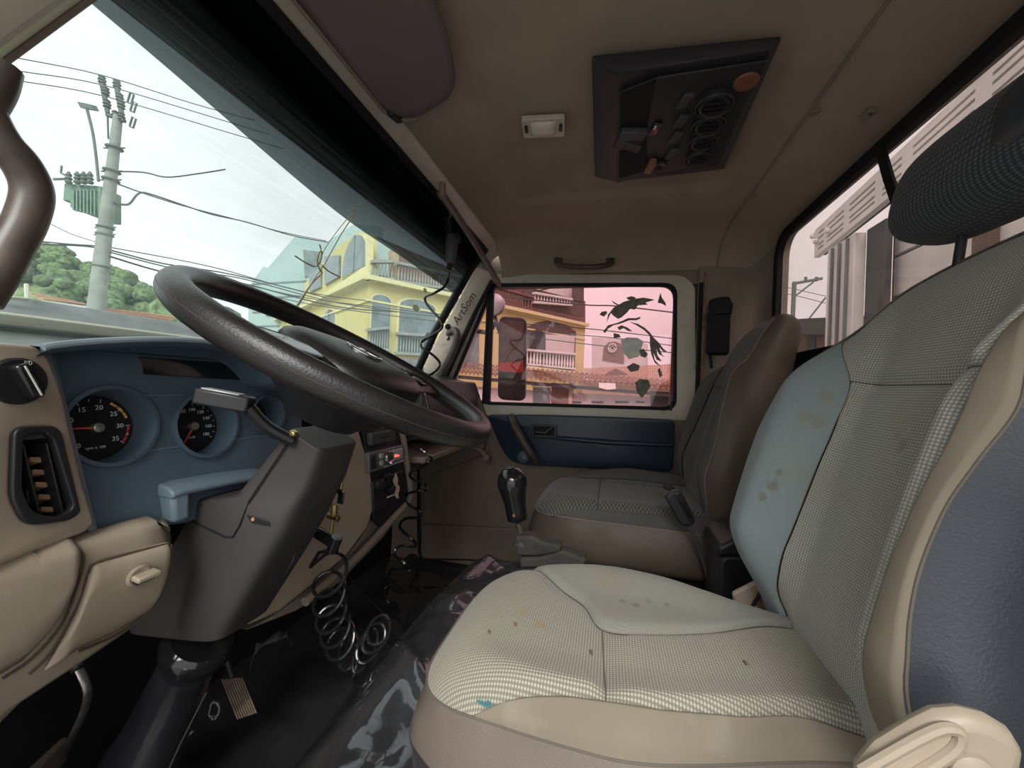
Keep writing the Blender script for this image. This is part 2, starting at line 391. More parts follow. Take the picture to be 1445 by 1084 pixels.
mat('dash_top', (.020, .040, .036), .3, spec=.5, var=.4, vscale=14)
XD = 1.70
Y_, Z_, X_ = V((0,1,0)), V((0,0,1)), V((1,0,0))
# ================================================================== SETTING
def zc(x, y):
    z = 1.47
    z -= .022*sm(.26, .50, y)
    if y < -.39: z -= .020*(-.39-y)/.19
    if y > -.39: z -= .012*(1-sm(.0, .02, abs(x-.90)-.36))*(1-sm(.0, .02, abs(y-.02)-.30))*(-1)
    for d in (x-1.50, .20-x):
        if d > 0: t = min(1, d/.20); z -= .115*(1-math.sqrt(max(0, 1-t*t)))*1.0
    return z
b = MB(); rows = []
xs = [-.02+i*(1.74/116) for i in range(117)]; ys = [-.60+i*(1.10/88) for i in range(89)]
for x in xs: rows.append([(x, y, zc(x, y)) for y in ys])
b.grid(rows); o = b.build('ceiling', 'headliner', smooth=True, ang=60); tag(o, kind='structure')
so_ = o.modifiers.new('thick', 'SOLIDIFY'); so_.thickness = .02; so_.offset = 1
b = MB().tube([(x, -.39, zc(x, -.39)-.001) for x in xs], .0035, 6); b.build('seam', 'trim_beige', o, smooth=True)
for px, py in ((1150, 160), (1062, 300)):
    p = at(px, py, 'y', -.40); p.z = zc(p.x, -.41)-.001
    MB().lathe(p, (0,0,-1), [(.010, 0), (.010, .002), (.006, .004)], 14).build('hole_plug', 'headliner_dark', o, smooth=True)
p = at(1226, 136, 'y', -.50); p.z = zc(p.x, -.5)
c_ = MB().obox(p+V((0,0,-.004)), (.016,.0,0), (0,.007,.001), (0,0,.005)).build('coat_hook', 'trim_beige', o, bevel=.003)
MB().lathe(p+V((-.006,0,-.0092)), (0,0,-1), [(.003, 0), (.003,.001)], 10).build('screw', 'black_plastic', c_)
MB().tube([p+V((.012,0,-.008)), p+V((.014,.004,-.022)), p+V((.010,.012,-.026))], .003, 8).build('hook_tip', 'trim_beige', c_, smooth=True)

# header strip above the windscreen
b = MB()
prof = [(.540,1.408), (.526,1.420), (.510,1.431), (.494,1.440), (.485,1.450), (.485,1.47), (.56,1.47), (.575,1.41)]
b.grid([[(x, y, z) for y, z in prof] for x in (.10, .5, .9, 1.3, 1.66)], close_v=True, cap=True)
tag(b.build('trim_1', 'cream_paint', smooth=True, ang=50), kind='structure')

# windscreen (slanted plane) ------------------------------------------------
WO = V((0, .55, 1.37)); WV = V((0, .28, -.47)).normalized(); WN = X_.cross(WV)     # WV runs down the glass
def wpt(x, s): return WO + X_*x + WV*s
w = thing('window_1', (0.85, .83, .90), None, None); w['kind'] = 'structure'
gb = MB(); gl_ = [(.16, 0), (1.68, 0), (1.72, .56), (.10, .56)]
def wl(s): return .235+.02*s-.14*0            # left edge of the glass
GRP = [(684,350),(672,368),(664,378),(640,420),(612,470),(583,535),(572,560)]
GR = [on(px, py, WO, WN) for px, py in GRP]
def xr_(z):
    for a, c in zip(GR, GR[1:]):
        if c.z <= z <= a.z: return a.x+(c.x-a.x)*(a.z-z)/(a.z-c.z)
    return GR[0].x if z > GR[0].z else GR[-1].x
gb.grid([[(lambda q: V((.20+(xr_(q.z)-.20)*i/24, q.y, q.z)))(wpt(0, -.055+.615*j/10)) for j in range(11)] for i in range(25)])
g = gb.build('glass', 'windscreen_glass', w)
# tinted film strip whose gradient paints in the dark of the outer visor
fb = MB(); fb.uv = []; rows = []
for i in range(41):
    x = .20+1.50*i/40; s1 = .098+.062*sm(.1,.9,x)+.012*sm(.9,1.6,x)
    r = []
    for j in range(7):
        t = j/6; q_ = wpt(x, s1*(1-t)-.05*t); q_.x = min(q_.x, xr_(q_.z)); r.append(q_+V((0,-.002,-.001))); fb.uv.append((x, t))
    rows.append(r)
fb.grid(rows); fb.build('shade_film', 'shade_film', w)
# rubber seal all round
def wseal(pts, r, name='seal'): MB().tube(pts, r, 8, flat=1).build(name, 'black_rubber', w, smooth=True)
wseal([wpt(x, -.048) for x in (.14, .5, .9, 1.3, GR[0].x)], .011)
wseal([wpt(x, .555) for x in (.14, .5, .9, 1.3, GR[-1].x)], .009)
# body lip and wiper cowl outside
lip = MB(); lip.box((.10,.835,.905), (1.75,.865,.926)); lip.build('body_lip', 'body_paint', w, bevel=.004)
cw = MB().prism([(.05,.875,.915), (.05,.93,.962), (.05,.96,.95), (.05,.96,.80), (.05,.875,.80)], (1.75,0,0)); cwo = cw.build('wiper_cowl', 'cowl_grey', w, bevel=.003)
p = at(38, 425, 'y', .905)
MB().tube([p+V((-.03,-.0,.0)), p+V((.0,0,.003)), p+V((.012,.03,.03))], .003, 6).build('washer_hose', 'cream_paint', cwo, smooth=True)
# roof-mounted outer sun visor
ev = thing('exterior_sun_visor', (0.9, .60, 1.38), 'dark smoked plastic sun visor mounted outside above the windscreen', 'sun visor')
b = MB(); rows = []
for i in range(25):
    x = .02+1.76*i/24; rows.append([(x, .555, 1.43), (x, .63, 1.40), (x, .70, 1.368), (x, .704, 1.373), (x, .63, 1.410), (x, .555, 1.445)])
b.grid(rows, close_v=True, cap=True); b.build('shade_panel', 'visor_ext', ev, smooth=True)
for x in (.55, .95, 1.35): MB().obox((x, .635, 1.380), (.012,0,0), (0,.06,-.008), (0,0,.004)).build('bracket', 'black_plastic', ev)

# pillars -------------------------------------------------------------------
def pillar(name, pts, wdt, dep, m, side):
    """side: +1 passenger. pts top->bottom on the inner face"""
    b = MB(); rows = []
    for (p, w_) in pts:
        p = V(p); rows.append([p, p+V((0,-w_*.9,0)), p+V((side*dep,-w_*.9,0)), p+V((side*dep,0,0))])
    b.grid(rows, close_v=True, cap=True); o = b.build(name, m, bevel=.006); return tag(o, kind='structure')
# passenger A pillar: px band from (672,385)-(697,392) down to (590,560)-(612,560)
pb = [at(697,386,'x',XD-.03), at(668,440,'x',XD-.03), at(640,500,'x',XD-.03), at(604,572,'x',XD-.03)]
pa = [at(px, py, 'x', XD-.07) for px, py in ((672,376),(646,425),(618,475),(584,548))]
b = MB(); b.grid([[p, p.lerp(q,.5)+V((-.006,.0,0)), q, q+V((.05,0,0)), p+V((.10,.03,0))] for p, q in zip(pa, pb)], close_v=True, cap=True)
ap = tag(b.build('trim_2', 'cream_paint', bevel=.004), kind='structure')
MB().tube([p+V((.0,-.003,0)) for p in GR], .017, 10).build('windscreen_rubber', 'black_rubber', ap, smooth=True)
def pil(px, py, d=.008):
    A_, B_, C_ = pa[1], pb[1], pa[2]; N_ = (B_-A_).cross(C_-A_).normalized(); N_ = N_ if (CAM-A_).dot(N_) > 0 else -N_; return on(px, py, A_+N_*d, N_), N_
sB = [at(694,396,'x',XD-.022), at(672,438,'x',XD-.022), at(644,500,'x',XD-.022), at(614,566,'x',XD-.022)]
MB().tube(sB, .010, 8).build('door_rubber', 'black_rubber', ap, smooth=True)
q, pn = pil(632,461,.009); MB().lathe(q, pn, [(.013, 0), (.013,.002), (.009,.004)], 18).build('round_plug', 'black_rubber', ap, smooth=True)
q = at(604,475,'x',XD-.06); MB().obox(q, (.008,0,0), (0,.008,.01), (0,-.01,.012)).build('cable_clip', 'black_plastic', ap, bevel=.003)
# handwriting on the pillar
O0, O1 = pil(643,455,.014)[0], pil(667,417,.014)[0]
uu = (O1-O0).normalized(); vv = pn.cross(uu)
text('handwriting', 'ink', 'ArtSom', (O0+O1)/2, uu, vv, .050, ap, shear=.25)

# driver A pillar (near left)
pl_ = [wpt(.343-.343*s_, s_)+V((0,-.004,-.002)) for s_ in (-.05, .08, .20, .40, .56)]
b = MB(); b.grid([[p, p+V((-.012,-.022,0)), p+V((-.05,-.03,0)), p+V((-.34,.03,0)), p+V((-.02,.02,0))] for p in pl_], close_v=True, cap=True)
tag(b.build('trim_3', 'cream_paint', bevel=.004), kind='structure')
MB().tube([p+V((.002,.004,0)) for p in pl_], .004, 8).build('windscreen_rubber', 'trim_beige', bpy.data.objects['trim_3'], smooth=True)

# rear wall with its sliding window ------------------------------------------
hole = rrect(.06, .985, 1.615, 1.432, .07)
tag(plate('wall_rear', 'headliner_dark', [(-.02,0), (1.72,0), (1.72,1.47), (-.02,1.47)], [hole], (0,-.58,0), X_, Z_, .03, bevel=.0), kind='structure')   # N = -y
# corner post between side wall and rear wall
b = MB(); rows = []
for z in (0, .5, 1.0, 1.39, 1.45):
    rows.append([(1.70-.09*(1-math.cos(math.radians(a)))-.0, -.49-.09*math.sin(math.radians(a)), z) for a in range(0, 91, 10)]+[(1.72,-.60,z)])
b.grid(rows, close_v=True, cap=True); tag(b.build('trim_4', 'trim_beige', smooth=True, ang=60), kind='structure')
w2 = thing('window_2', (.85, -.58, .985), None, None); w2['kind'] = 'structure'
def ringplate(name, m, loop_o, loop_i, O, U, Vv, t, par): return plate(name, m, loop_o, [loop_i], O, U, Vv, t, par, bevel=.002)
ringplate('rubber_seal', 'black_rubber', rrect(.035,.962,1.64,1.447,.09), rrect(.070,.998,1.607,1.417,.06), (0,-.568,0), X_, Z_, .02, w2)
plate('pane', 'rear_glass', rrect(.07,.995,1.61,1.42,.06), [], (0,-.59,0), X_, Z_, .003, w2)
for px in (0,):
    x = at(1250, 215, 'y', -.575).x if px else .62
    MB().box((x-.012,-.586,.995), (x+.012,-.566,1.40)).build('mullion', 'black_rubber', w2, bevel=.003)
q0, q1, q2 = at(1243,205,'y',-.572), at(1256,250,'y',-.572), at(1285,335,'y',-.572)
MB().grid([[q+V((-.013,0,0)), q+V((.013,0,0)), q+V((.013,.006,0)), q+V((-.013,.006,0))] for q in (q0,q1,q2)], close_v=True, cap=True).build('slanted_divider', 'black_rubber', w2)

# passenger side wall behind the door, sill
b = MB(); b.box((1.70,-.60,0), (1.73,-.325,1.40)); wr = tag(b.build('wall_right', 'trim_beige', bevel=.004), kind='structure')
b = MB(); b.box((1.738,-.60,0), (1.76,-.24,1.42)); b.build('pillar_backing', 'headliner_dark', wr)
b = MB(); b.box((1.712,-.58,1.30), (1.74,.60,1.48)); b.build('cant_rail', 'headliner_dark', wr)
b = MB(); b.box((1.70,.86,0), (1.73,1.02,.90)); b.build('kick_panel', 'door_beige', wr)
MB().tube([(1.697,-.335,z) for z in (.05,.5,1.0,1.30)], .008, 8).build('door_rubber', 'black_rubber', wr, smooth=True)
MB().tube([(1.697,-.350,z) for z in (.05,.5,1.0,1.34)], .004, 8).build('sill_bead', 'rust', wr, smooth=True)
b = MB(); b.box((1.64,-.34,0), (1.72,.90,.035)); b.build('door_sill', 'black_plastic', wr, bevel=.004)
# driver side: wall behind the door opening, front wall
b = MB(); b.box((-.03,-.60,-.05), (0,-.45,1.40)); b.box((-.03,-.60,1.34), (0,.56,1.40)); b.box((-.03,.66,0), (.0,1.02,.92)); b.box((-.03,-.6,-.06), (0,1.02,.0))
tag(b.build('wall_left', 'trim_beige', bevel=.003), kind='structure')
b = MB(); b.box((-.03,1.0,-.02), (1.73,1.03,.90)); tag(b.build('wall_front', 'black_rubber'), kind='structure')

# floor with the vinyl covered platform ----------------------------------------
import mathutils.noise as mn
def zf(x, y):
    z = .0
    e = .35+.012*mn.noise(V((x*5, 3, 0)))
    k = 1-sm(e-.03, e+.30, y)
    side = 1-sm(1.06, 1.22, x)*sm(.0, .05, y+.7)*.75
    z = .36*(k**.9)*side
    wr_ = mn.fractal(V((x*4.2, y*4.2, 1.3)), .8, 2.1, 4)
    z += .012*wr_ + .006*abs(mn.noise(V((x*3+y*5, y*2-x*4, 9))))
    # fold lines in the sheet
    for (a0, b0, c0, w0, h0) in ((.72, -.69, .23, .012, .012), (.80,-.6,.05,.010,.010), (.3,.95,.62,.01,.009)):
        d = a0*x+b0*y-c0; z += h0*math.exp(-(d/w0)**2)
    z += .02*sm(.85, 1.0, y)
    return z
b = MB(); nx, ny = 150, 140
b.grid([[(.0+1.70*i/nx, -.58+1.58*j/ny, zf(1.70*i/nx, -.58+1.58*j/ny)) for j in range(ny+1)] for i in range(nx+1)])
fl = tag(b.build('floor', 'vinyl_hump', smooth=True, ang=180), kind='structure')
tag(MB().box((0,-.6,-.06), (1.73,1.02,-.03)).build('trim_5', 'black_rubber'), kind='structure')

# passenger door ---------------------------------------------------------------
d1 = thing('door_1', (XD, .26, .0), None, None); d1['kind'] = 'structure'
def P2(pts, x=XD): return [(at(a, c, 'x', x).y, at(a, c, 'x', x).z) for a, c in pts]
hm = roundpoly(P2([(695,402),(953,402),(952,577),(688,569)]), [.012,.05,.045,.012])
hq = roundpoly(P2([(690,418),(683,568),(630,562)]), .012)
outer = roundpoly(P2([(690,386),(964,388),(981,402),(983,594),(588,584),(612,545)]), [.01,.03,.03,.0,.0,.0])
plate('frame', 'cream_paint', outer, [hm, hq], (XD,0,0), Y_, Z_, .035, d1, bevel=.004)
def inset(loop, d):
    c = V((sum(p[0] for p in loop)/len(loop), sum(p[1] for p in loop)/len(loop))); out = []
    for p in loop:
        v = V(p)-c; a = abs(v.x)-d if abs(v.x) > d else 0; e = abs(v.y)-d if abs(v.y) > d else 0
        out.append((c.x+math.copysign(a, v.x), c.y+math.copysign(e, v.y)))
    return out
gs = plate('glass', 'pink_glass', hm, [], (XD+.016,0,0), Y_, Z_, .003, d1)
gq = plate('glass', 'pink_glass', inset(hq,.002), [], (XD+.016,0,0), Y_, Z_, .003, d1)
plate('window_seal', 'black_rubber', inset(hm,-.007), [inset(hm,.007)], (XD-.006,0,0), Y_, Z_, .02, d1, bevel=.002)
qs = lambda pts: [V((XD-.004, p[0], p[1])) for p in pts]
MB().tube(qs(hq), .009, 8, closed=True).build('window_seal', 'black_rubber', d1, smooth=True)
a_, c_ = at(693,404,'x',XD), at(687,570,'x',XD)
MB().prism([a_+V((-.008,-.012,0)), a_+V((-.008,.016,0)), c_+V((-.008,.016,0)), c_+V((-.008,-.012,0))], (.03,0,0)).build('mullion', 'black_rubber', d1, bevel=.003)
q = at(947,575,'x',XD-.012); MB().obox(q, (.005,0,0), (0,.004,0), (0,0,.014)).build('glass_stop', 'black_plastic', d1, bevel=.002)
# inner panel
pan = P2([(588,584),(983,594)])+[(-.325,.03), (.86,.03)]
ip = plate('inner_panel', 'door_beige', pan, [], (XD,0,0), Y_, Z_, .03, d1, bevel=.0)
# blue armrest panel
blue = roundpoly(P2([(689,585),(760,585),(860,588),(952,592),(948,665),(860,661),(745,655),(722,650),(708,630)]), [.02,.02,.02,.03,.03,.02,.02,.04,.05])
bp_ = plate('armrest_panel', 'navy_panel', blue, [], (XD-.022,0,0), Y_, Z_, .022, d1, bevel=.006)
# soft ridge running along the blue panel
b = MB(); b.tube([at(px,py,'x',XD-.018) for px,py in ((765,618),(800,619),(860,624),(948,628))], [.004,.014,.016,.012], 10, flat=.8); b.build('ridge', 'navy_panel', bp_, smooth=True)
# pull handle
b = MB(); path = catmull([at(720,587,'x',XD-.03), at(727,603,'x',XD-.055), at(741,628,'x',XD-.058), at(752,645,'x',XD-.05), at(757,653,'x',XD-.03)], 5)
b.tube(path, lambda t: .016+.003*math.sin(math.pi*t), 10); b.build('pull_handle', 'brown_lever', d1, smooth=True)
b = MB(); b.lathe(at(739,645,'x',XD-.022), (-1,0,0), [(.028,0),(.026,.012),(.018,.018)], 20); lk = b.build('handle_mount', 'blue_plastic', d1, smooth=True)
MB().lathe(at(740,646,'x',XD-.041), (-1,0,0), [(.008,0),(.006,.003)], 12).build('screw', 'steel', lk, smooth=True)
# door latch
def q4(x, a, c, e, f): return [at(px, py, 'x', x) for px, py in ((a,c),(e,c),(e,f),(a,f))]
ho = P2([(749,599),(786,600),(786,618),(749,617)], XD-.03); hi = P2([(753,602),(782,603),(782,615),(753,614)], XD-.03)
hl = plate('latch_frame', 'black_plastic', ho, [hi], (XD-.032,0,0), Y_, Z_, .012, d1, bevel=.001)
plate('latch_recess', 'black_rubber', hi, [], (XD-.024,0,0), Y_, Z_, .002, d1)
lv = MB(); lv.tube([at(756,610,'x',XD-.033), at(770,611,'x',XD-.036), at(779,604,'x',XD-.036), at(780,603,'x',XD-.033)], .007, 8, flat=.6); lv.build('latch_lever', 'brown_lever', d1, smooth=True)
# window crank
cr_ = MB(); cr_.tube(catmull([at(664,631,'x',XD-.03), at(676,634,'x',XD-.045), at(690,648,'x',XD-.05)], 4), [.017]*3+[.015]*3+[.018]*3, 12, flat=.6)
cr_.lathe(at(660,630,'x',XD-.002), (-1,0,0), [(.028,0),(.026,.03),(.018,.036)], 20); cr_.build('window_crank', 'trim_beige', d1, smooth=True)
kn = MB(); kn.lathe(at(688,645,'x',XD-.05), (-1,0,0), [(.013,0),(.016,.01),(.014,.024),(.006,.028)], 16); kn.build('crank_knob', 'trim_beige', d1, smooth=True)
# moulded lower pocket
b = MB(); pk = [at(590,740,'x',XD-.02), at(742,747,'x',XD-.02), at(742,792,'x',XD-.02), at(590,788,'x',XD-.02)]
b.prism([pk[0], pk[1], V((XD-.02,pk[1].y,.02)), V((XD-.02,pk[0].y,.02))], (.02,0,0)); b.build('door_pocket', 'door_beige', d1, bevel=.006)
MB().tube([at(590,789,'x',XD-.022), at(660,790,'x',XD-.022), at(742,796,'x',XD-.022)], .004, 8).build('pocket_groove', 'black_rubber', d1, smooth=True)
MB().tube([at(592,690,'x',XD-.03), at(592,780,'x',XD-.03), at(598,800,'x',XD-.03), at(650,812,'x',XD-.03)], .006, 8).build('door_gasket', 'black_rubber', d1, smooth=True)

# ================================================================== EXTERIOR GROUND
tag(MB().box((-60,-80,-1.12), (160,160,-1.0)).build('ground', 'asphalt'), kind='structure')
# ================================================================== DASHBOARD
db = thing('dashboard', (.85, .75, .30), 'beige and blue plastic dashboard below the windscreen, with round dials', 'dashboard')
# top pad behind the instrument hood and across the cab
b = MB(); b.prism([(.05,.645,.866), (.05,.70,.880), (.05,.86,.905), (.05,.90,.88), (.05,.90,.80), (.05,.68,.80)], (1.62,0,0)); b.build('top_pad', 'dash_top', db, bevel=.006)
# passenger side: face, shelf and lower lip
b = MB(); b.prism([(1.13,.60,.865), (1.13,.575,.80), (1.13,.59,.70), (1.13,.60,.665), (1.13,.64,.66), (1.13,.72,.86)], (.56,0,0)); b.build('passenger_fascia', 'dark_plastic', db, bevel=.01)
b = MB(); b.prism([(1.13,.56,.615), (1.13,.56,.595), (1.13,.85,.585), (1.13,.85,.605)], (.54,0,0)); b.build('shelf', 'trim_beige', db, bevel=.004)
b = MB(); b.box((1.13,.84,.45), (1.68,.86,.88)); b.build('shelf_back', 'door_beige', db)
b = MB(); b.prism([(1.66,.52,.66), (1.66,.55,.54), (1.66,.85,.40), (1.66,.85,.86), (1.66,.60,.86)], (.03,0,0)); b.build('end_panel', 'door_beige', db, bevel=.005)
# instrument panel: tilted blue plate with round openings
IO = V((0,.618,.64)); IV = V((0,.035,.24)).normalized(); IN = X_.cross(IV)           # IN points to the rear (towards -y)
def ip2(px, py, d=0):
    q = on(px, py, IO+IN*d, IN); return (q-IO).dot(X_), (q-IO).dot(IV)
def ipt(u, v, d=0): return IO+X_*u+IV*v+IN*d
g1 = ip2(153,602); g2 = ip2(287,600)
g3 = (g2[0]+.115, g2[1]+.01)
ph = lambda g, r: [(g[0]+r*math.cos(a*math.pi/18), g[1]+r*math.sin(a*math.pi/18)) for a in range(36)]
pu0 = ip2(62,492)[0]; pl0 = ip2(126,752)
top_l = ip2(60,520)
outl = [(pu0,.225), (pu0+.02,.236), (.62,.236), (.69,.228), (.69,.0), (ip2(258,738)[0],ip2(258,738)[1]), (ip2(126,755))]
R1 = .047
inst = plate('instrument_panel', 'blue_plastic', outl, [ph(g1,R1), ph(g2,R1), ph(g3,.032)], IO, X_, IV, -.004 if False else .006, db, bevel=.0015)
# recessed band between the dials
for dv_ in (.040, -.038):
    for (u0, u1) in ((g1[0]+.036, g2[0]-.034), (g2[0]+.036, .66)):
        MB().tube([ipt(u0, g1[1]+dv_, .0062), ipt(u1, g1[1]+dv_, .0062)], .0011, 6).build('moulded_line', 'blue_edge', inst, smooth=True)
# left edge moulding in lighter blue
e0, e1 = ipt(pu0-.004,.228,.012), ipt(pl0[0]-.004,pl0[1]-.004,.012)
b = MB(); b.tube([e0, (e0+e1)/2, e1], .006, 8); b.build('edge_moulding', 'blue_edge', inst, smooth=True)
def dial(name, g, r, nums, a0, step, needle, lab, redz):
    par = MB(); c = ipt(g[0], g[1], 0)
    par.lathe(c, IN, [(r+.005, -.001), (r+.006, .012), (r+.001, .013), (r-.001, .004), (r-.004,-.028)], 40, cap=False, ref=IV)
    t = par.build(name, 'blue_plastic', db, smooth=True, ang=50)
    f = MB(); f.lathe(c, IN, [(.0005,-.026), (r-.003,-.026), (r-.003,-.029)], 40, cap=False, ref=IV); f.build('dial_face', 'dial_black', t)
    P = lambda a, q, d=-.0255: c+X_*(q*math.cos(math.radians(a)))+IV*(q*math.sin(math.radians(a)))+IN*d
    tk = MB(); n = len(nums)
    for i in range((n-1)*2+1):
        a = a0-step*i/2; d = V((P(a,1)-P(a,0))).normalized(); l = .005 if i % 2 == 0 else .003
        tk.obox(P(a, r-.008-l/2), d*l/2, d.cross(IN)*.0004, IN*.0002)
    tk.build('scale_ticks', 'white_print', t)
    for i, s_ in enumerate(nums):
        if s_: text('numeral', 'white_print', s_, P(a0-step*i, r-.0195), X_, IV, .0088 if len(s_) < 3 else .0075, t)
    for (m_, aa, ab) in redz:
        for k in range(3):
            z = MB(); s0 = aa+(ab-aa)*(k+.06)/3; s1 = aa+(ab-aa)*(k+.94)/3
            z.grid([[P(s0+(s1-s0)*q/6, r-.0115), P(s0+(s1-s0)*q/6, r-.0085)] for q in range(7)]); z.build('scale_mark', m_, t)
    nd = MB(); d = (P(needle,1)-P(needle,0)).normalized(); s = d.cross(IN)
    nd.prism([P(needle,-.004,-.020)-s*.0015, P(needle, r-.014,-.020)-s*.0006, P(needle, r-.014,-.020)+s*.0006, P(needle,-.004,-.020)+s*.0015], IN*.001); nd.build('needle', 'needle_red', t)
    MB().lathe(P(0,0), IN, [(.0062,0), (.0068,.004), (.006,.009), (.003,.0105)], 20).build('needle_cap', 'knob_metal', t, smooth=True)
    if lab[0]: text('print', 'white_print', lab[0], P(lab[1], lab[2]), X_, IV, .005, t)
dial('rev_counter', g1, R1, ['0','5','10','15','20','25','30','35'], 232, 38.5, 178, ('rpm x 100', -90, .026), [('orange_print', 62, 16), ('red_print', 0, -36)])
dial('speedometer', g2, R1, ['0','20','40','60','80','100','120','140','160','180'], 232, 29.5, 236, ('km/h', -90, .018), [])
dial('fuel_gauge', g3, .032, ['','',''], 190, 100, 60, ('', 0, 0), [])
# hood over the dials
hr = [(60,492,.0), (80,488,.6), (130,483,1), (200,480,1.1), (270,481,1.1), (330,489,1), (365,506,.8), (388,538,.5)]
front = catmull([at(px,py,'y',.575) for px,py,_ in hr], 4)
front.append(front[-1]+V((.10,0,-.015)))
b = MB(); rows = []
for p in front:
    vb = (p.z-.64)/.24*.035+.618
    rows.append([V((p.x+.0,vb+.012,p.z-.012)), V((p.x,.585,p.z-.009)), V((p.x,.577,p.z-.004)), V((p.x,.580,p.z+.002)), V((p.x+.0,.595,p.z+.003)), V((p.x+.0,.625,p.z-.006)), V((p.x+.0,.66,min(p.z-.02,.868)))])
b.grid(rows); hd = b.build('instrument_hood', 'blue_plastic', db, smooth=True, ang=50)
MB().tube([p+V((0,-.001,.001)) for p in front], .0036, 8).build('hood_lip', mat('pale_edge', (.30,.38,.42), .4), hd, smooth=True)
# warning lamp strip under the hood
b = MB(); b.prism([ipt(ip2(197,532)[0], .207, .006), ipt(.66,.200,.006), ipt(.66,.232,.006), ipt(ip2(192,515)[0],.232,.006)], IN*.0015); b.build('lamp_strip', 'gloss_black', inst, bevel=.001)
# moulded blue ledge beside the column
lg = [at(244,694,'y',.590), at(262,688,'y',.588), at(330,675,'y',.588), at(380,668,'y',.588)]
b = MB(); rows = []
for p in lg: rows.append([V((p.x,.64,p.z+.010)), V((p.x,.60,p.z+.004)), V((p.x,.589,p.z-.004)), V((p.x,.591,p.z-.012)), V((p.x,.64,p.z-.010))])
b.grid(rows, close_v=True, cap=True); b.build('ledge', 'blue_edge', inst, bevel=.003)
b = MB(); a_ = at(243,698,'y',.592); c_ = at(270,733,'y',.592)
b.prism([a_, V((c_.x-.002,.592,a_.z)), c_, V((a_.x+.004,.592,c_.z))], (0,.04,0)); b.build('ledge_foot', 'blue_edge', inst, bevel=.006)

# beige switch and vent panel at the left end
SO = V((.262,.585,.70)); SU = V((.93,-.0,0)).normalized(); SU = V((.96,.20,0)).normalized(); SV = V((0,.06,1)).normalized(); SN = SU.cross(SV)
def sp2(px, py, d=0):
    q = on(px, py, SO+SN*d, SN); return (q-SO).dot(SU), (q-SO).dot(SV)
def spt(u, v, d=0): return SO+SU*u+SV*v+SN*d
_l = sp2(0,484); _m = sp2(40,778)
sl_ = [(_l[0]-.10,_l[1]), sp2(0,484), sp2(40,489), sp2(56,505), sp2(77,560), sp2(106,680), sp2(125,738), sp2(112,752), sp2(40,778), (_l[0]-.10,_m[1]-.012)]
vh = roundpoly([sp2(4,606), sp2(64,604), sp2(97,722), sp2(80,734), sp2(22,738), sp2(2,700)], [.01,.012,.008,.012,.012,.01])
sw = sp2(8,538); swr = sp2(50,548)[0]-sw[0]
vent_c = (sum(p[0] for p in vh)/len(vh), sum(p[1] for p in vh)/len(vh))
spn = plate('switch_panel', 'beige_plastic', roundpoly(sl_, [0,0,.01,.01,0,0,.008,.008,.0,0]), [vh], SO-SN*.02, SU, SV, .03, db, bevel=.005)
# vent
vt = plate('air_vent', 'black_plastic', inset(vh,-.002), [inset(vh,.0055)], SO+SN*.006, SU, SV, .008, db, bevel=.002)
plate('vent_throat', 'black_rubber', inset(vh,.002), [], SO-SN*.045, SU, SV, .003, vt)
b = MB(); v0 = inset(vh,.004)
b.grid([[SO+SU*p[0]+SV*p[1]+SN*.006 for p in v0]+[SO+SU*v0[0][0]+SV*v0[0][1]+SN*.006], [SO+SU*p[0]+SV*p[1]-SN*.043 for p in v0]+[SO+SU*v0[0][0]+SV*v0[0][1]-SN*.043]]); b.build('vent_wall', 'black_plastic', vt, smooth=True)
for k, (xt, xb) in enumerate(((8,33), (24,52), (58,86))):
    a_, c_ = spt(*sp2(xt, 626), .0), spt(*sp2(xb, 736), .0)
    MB().obox((a_+c_)/2-SN*.004, SU*.0011, (a_-c_)/2, SN*.010).build('vertical_slat', 'black_plastic', vt, bevel=.0008)
for k in range(5):
    y0 = 652+k*17.5; xa = 33+k*4.2; a_, c_ = spt(*sp2(xa, y0, -.012), -.014), spt(*sp2(xa+29, y0+1, -.012), -.014)
    MB().obox((a_+c_)/2, (c_-a_)/2, SV*.0028, (SN*1+SV*.25).normalized()*.010).build('dusty_slat', 'dusty_slat', vt, bevel=.001)
MB().obox(spt(*sp2(44,697), -.004), SU*.0035, SV*.010, SN*.004).build('thumb_tab', 'black_plastic', vt, bevel=.001)
a_ = spt(*sp2(40,616), .004); MB().obox(a_, SU*.016, SV*.0035, SN*.003).build('vent_wheel', 'dark_plastic', vt, bevel=.002)
MB().lathe(spt(*sp2(8,619), .010), SN, [(.003,0),(.003,.002)], 12).build('vent_stud', 'silver_plastic', vt)
# light switch
ls = MB(); c = spt(sw[0], sw[1], .009); ls.lathe(c, SN, [(swr,0), (swr,.003), (swr-.002,.005), (.0005,.005)], 36, cap=False); lso = ls.build('light_switch', 'black_plastic', db, smooth=True)
dv = (SV*.75-SU*.35).normalized(); MB().obox(c+SN*.011, dv*.018, dv.cross(SN)*.0055, SN*.007).build('switch_knob', 'gloss_black', lso, bevel=.003)
MB().obox(c+SN*.0185, dv*.016, dv.cross(SN)*.0006, SN*.0006).build('knob_line', 'white_print', lso)
for (px, py) in ((38,512), (34,530)):
    c_s = spt(*sp2(px,py,.0147), .0147); b = MB()
    b.tube([c_s+SU*(.0022*math.cos(a))+SV*(.0022*math.sin(a)) for a in [math.radians(-90+k*22.5) for k in range(9)]], .0003, 5, closed=True)
    for k in (-1,0,1): b.tube([c_s-SU*.0012+SV*.0014*k, c_s-SU*.0036+SV*.0014*k], .0003, 5)
    b.build('lamp_symbol', 'white_print', lso)
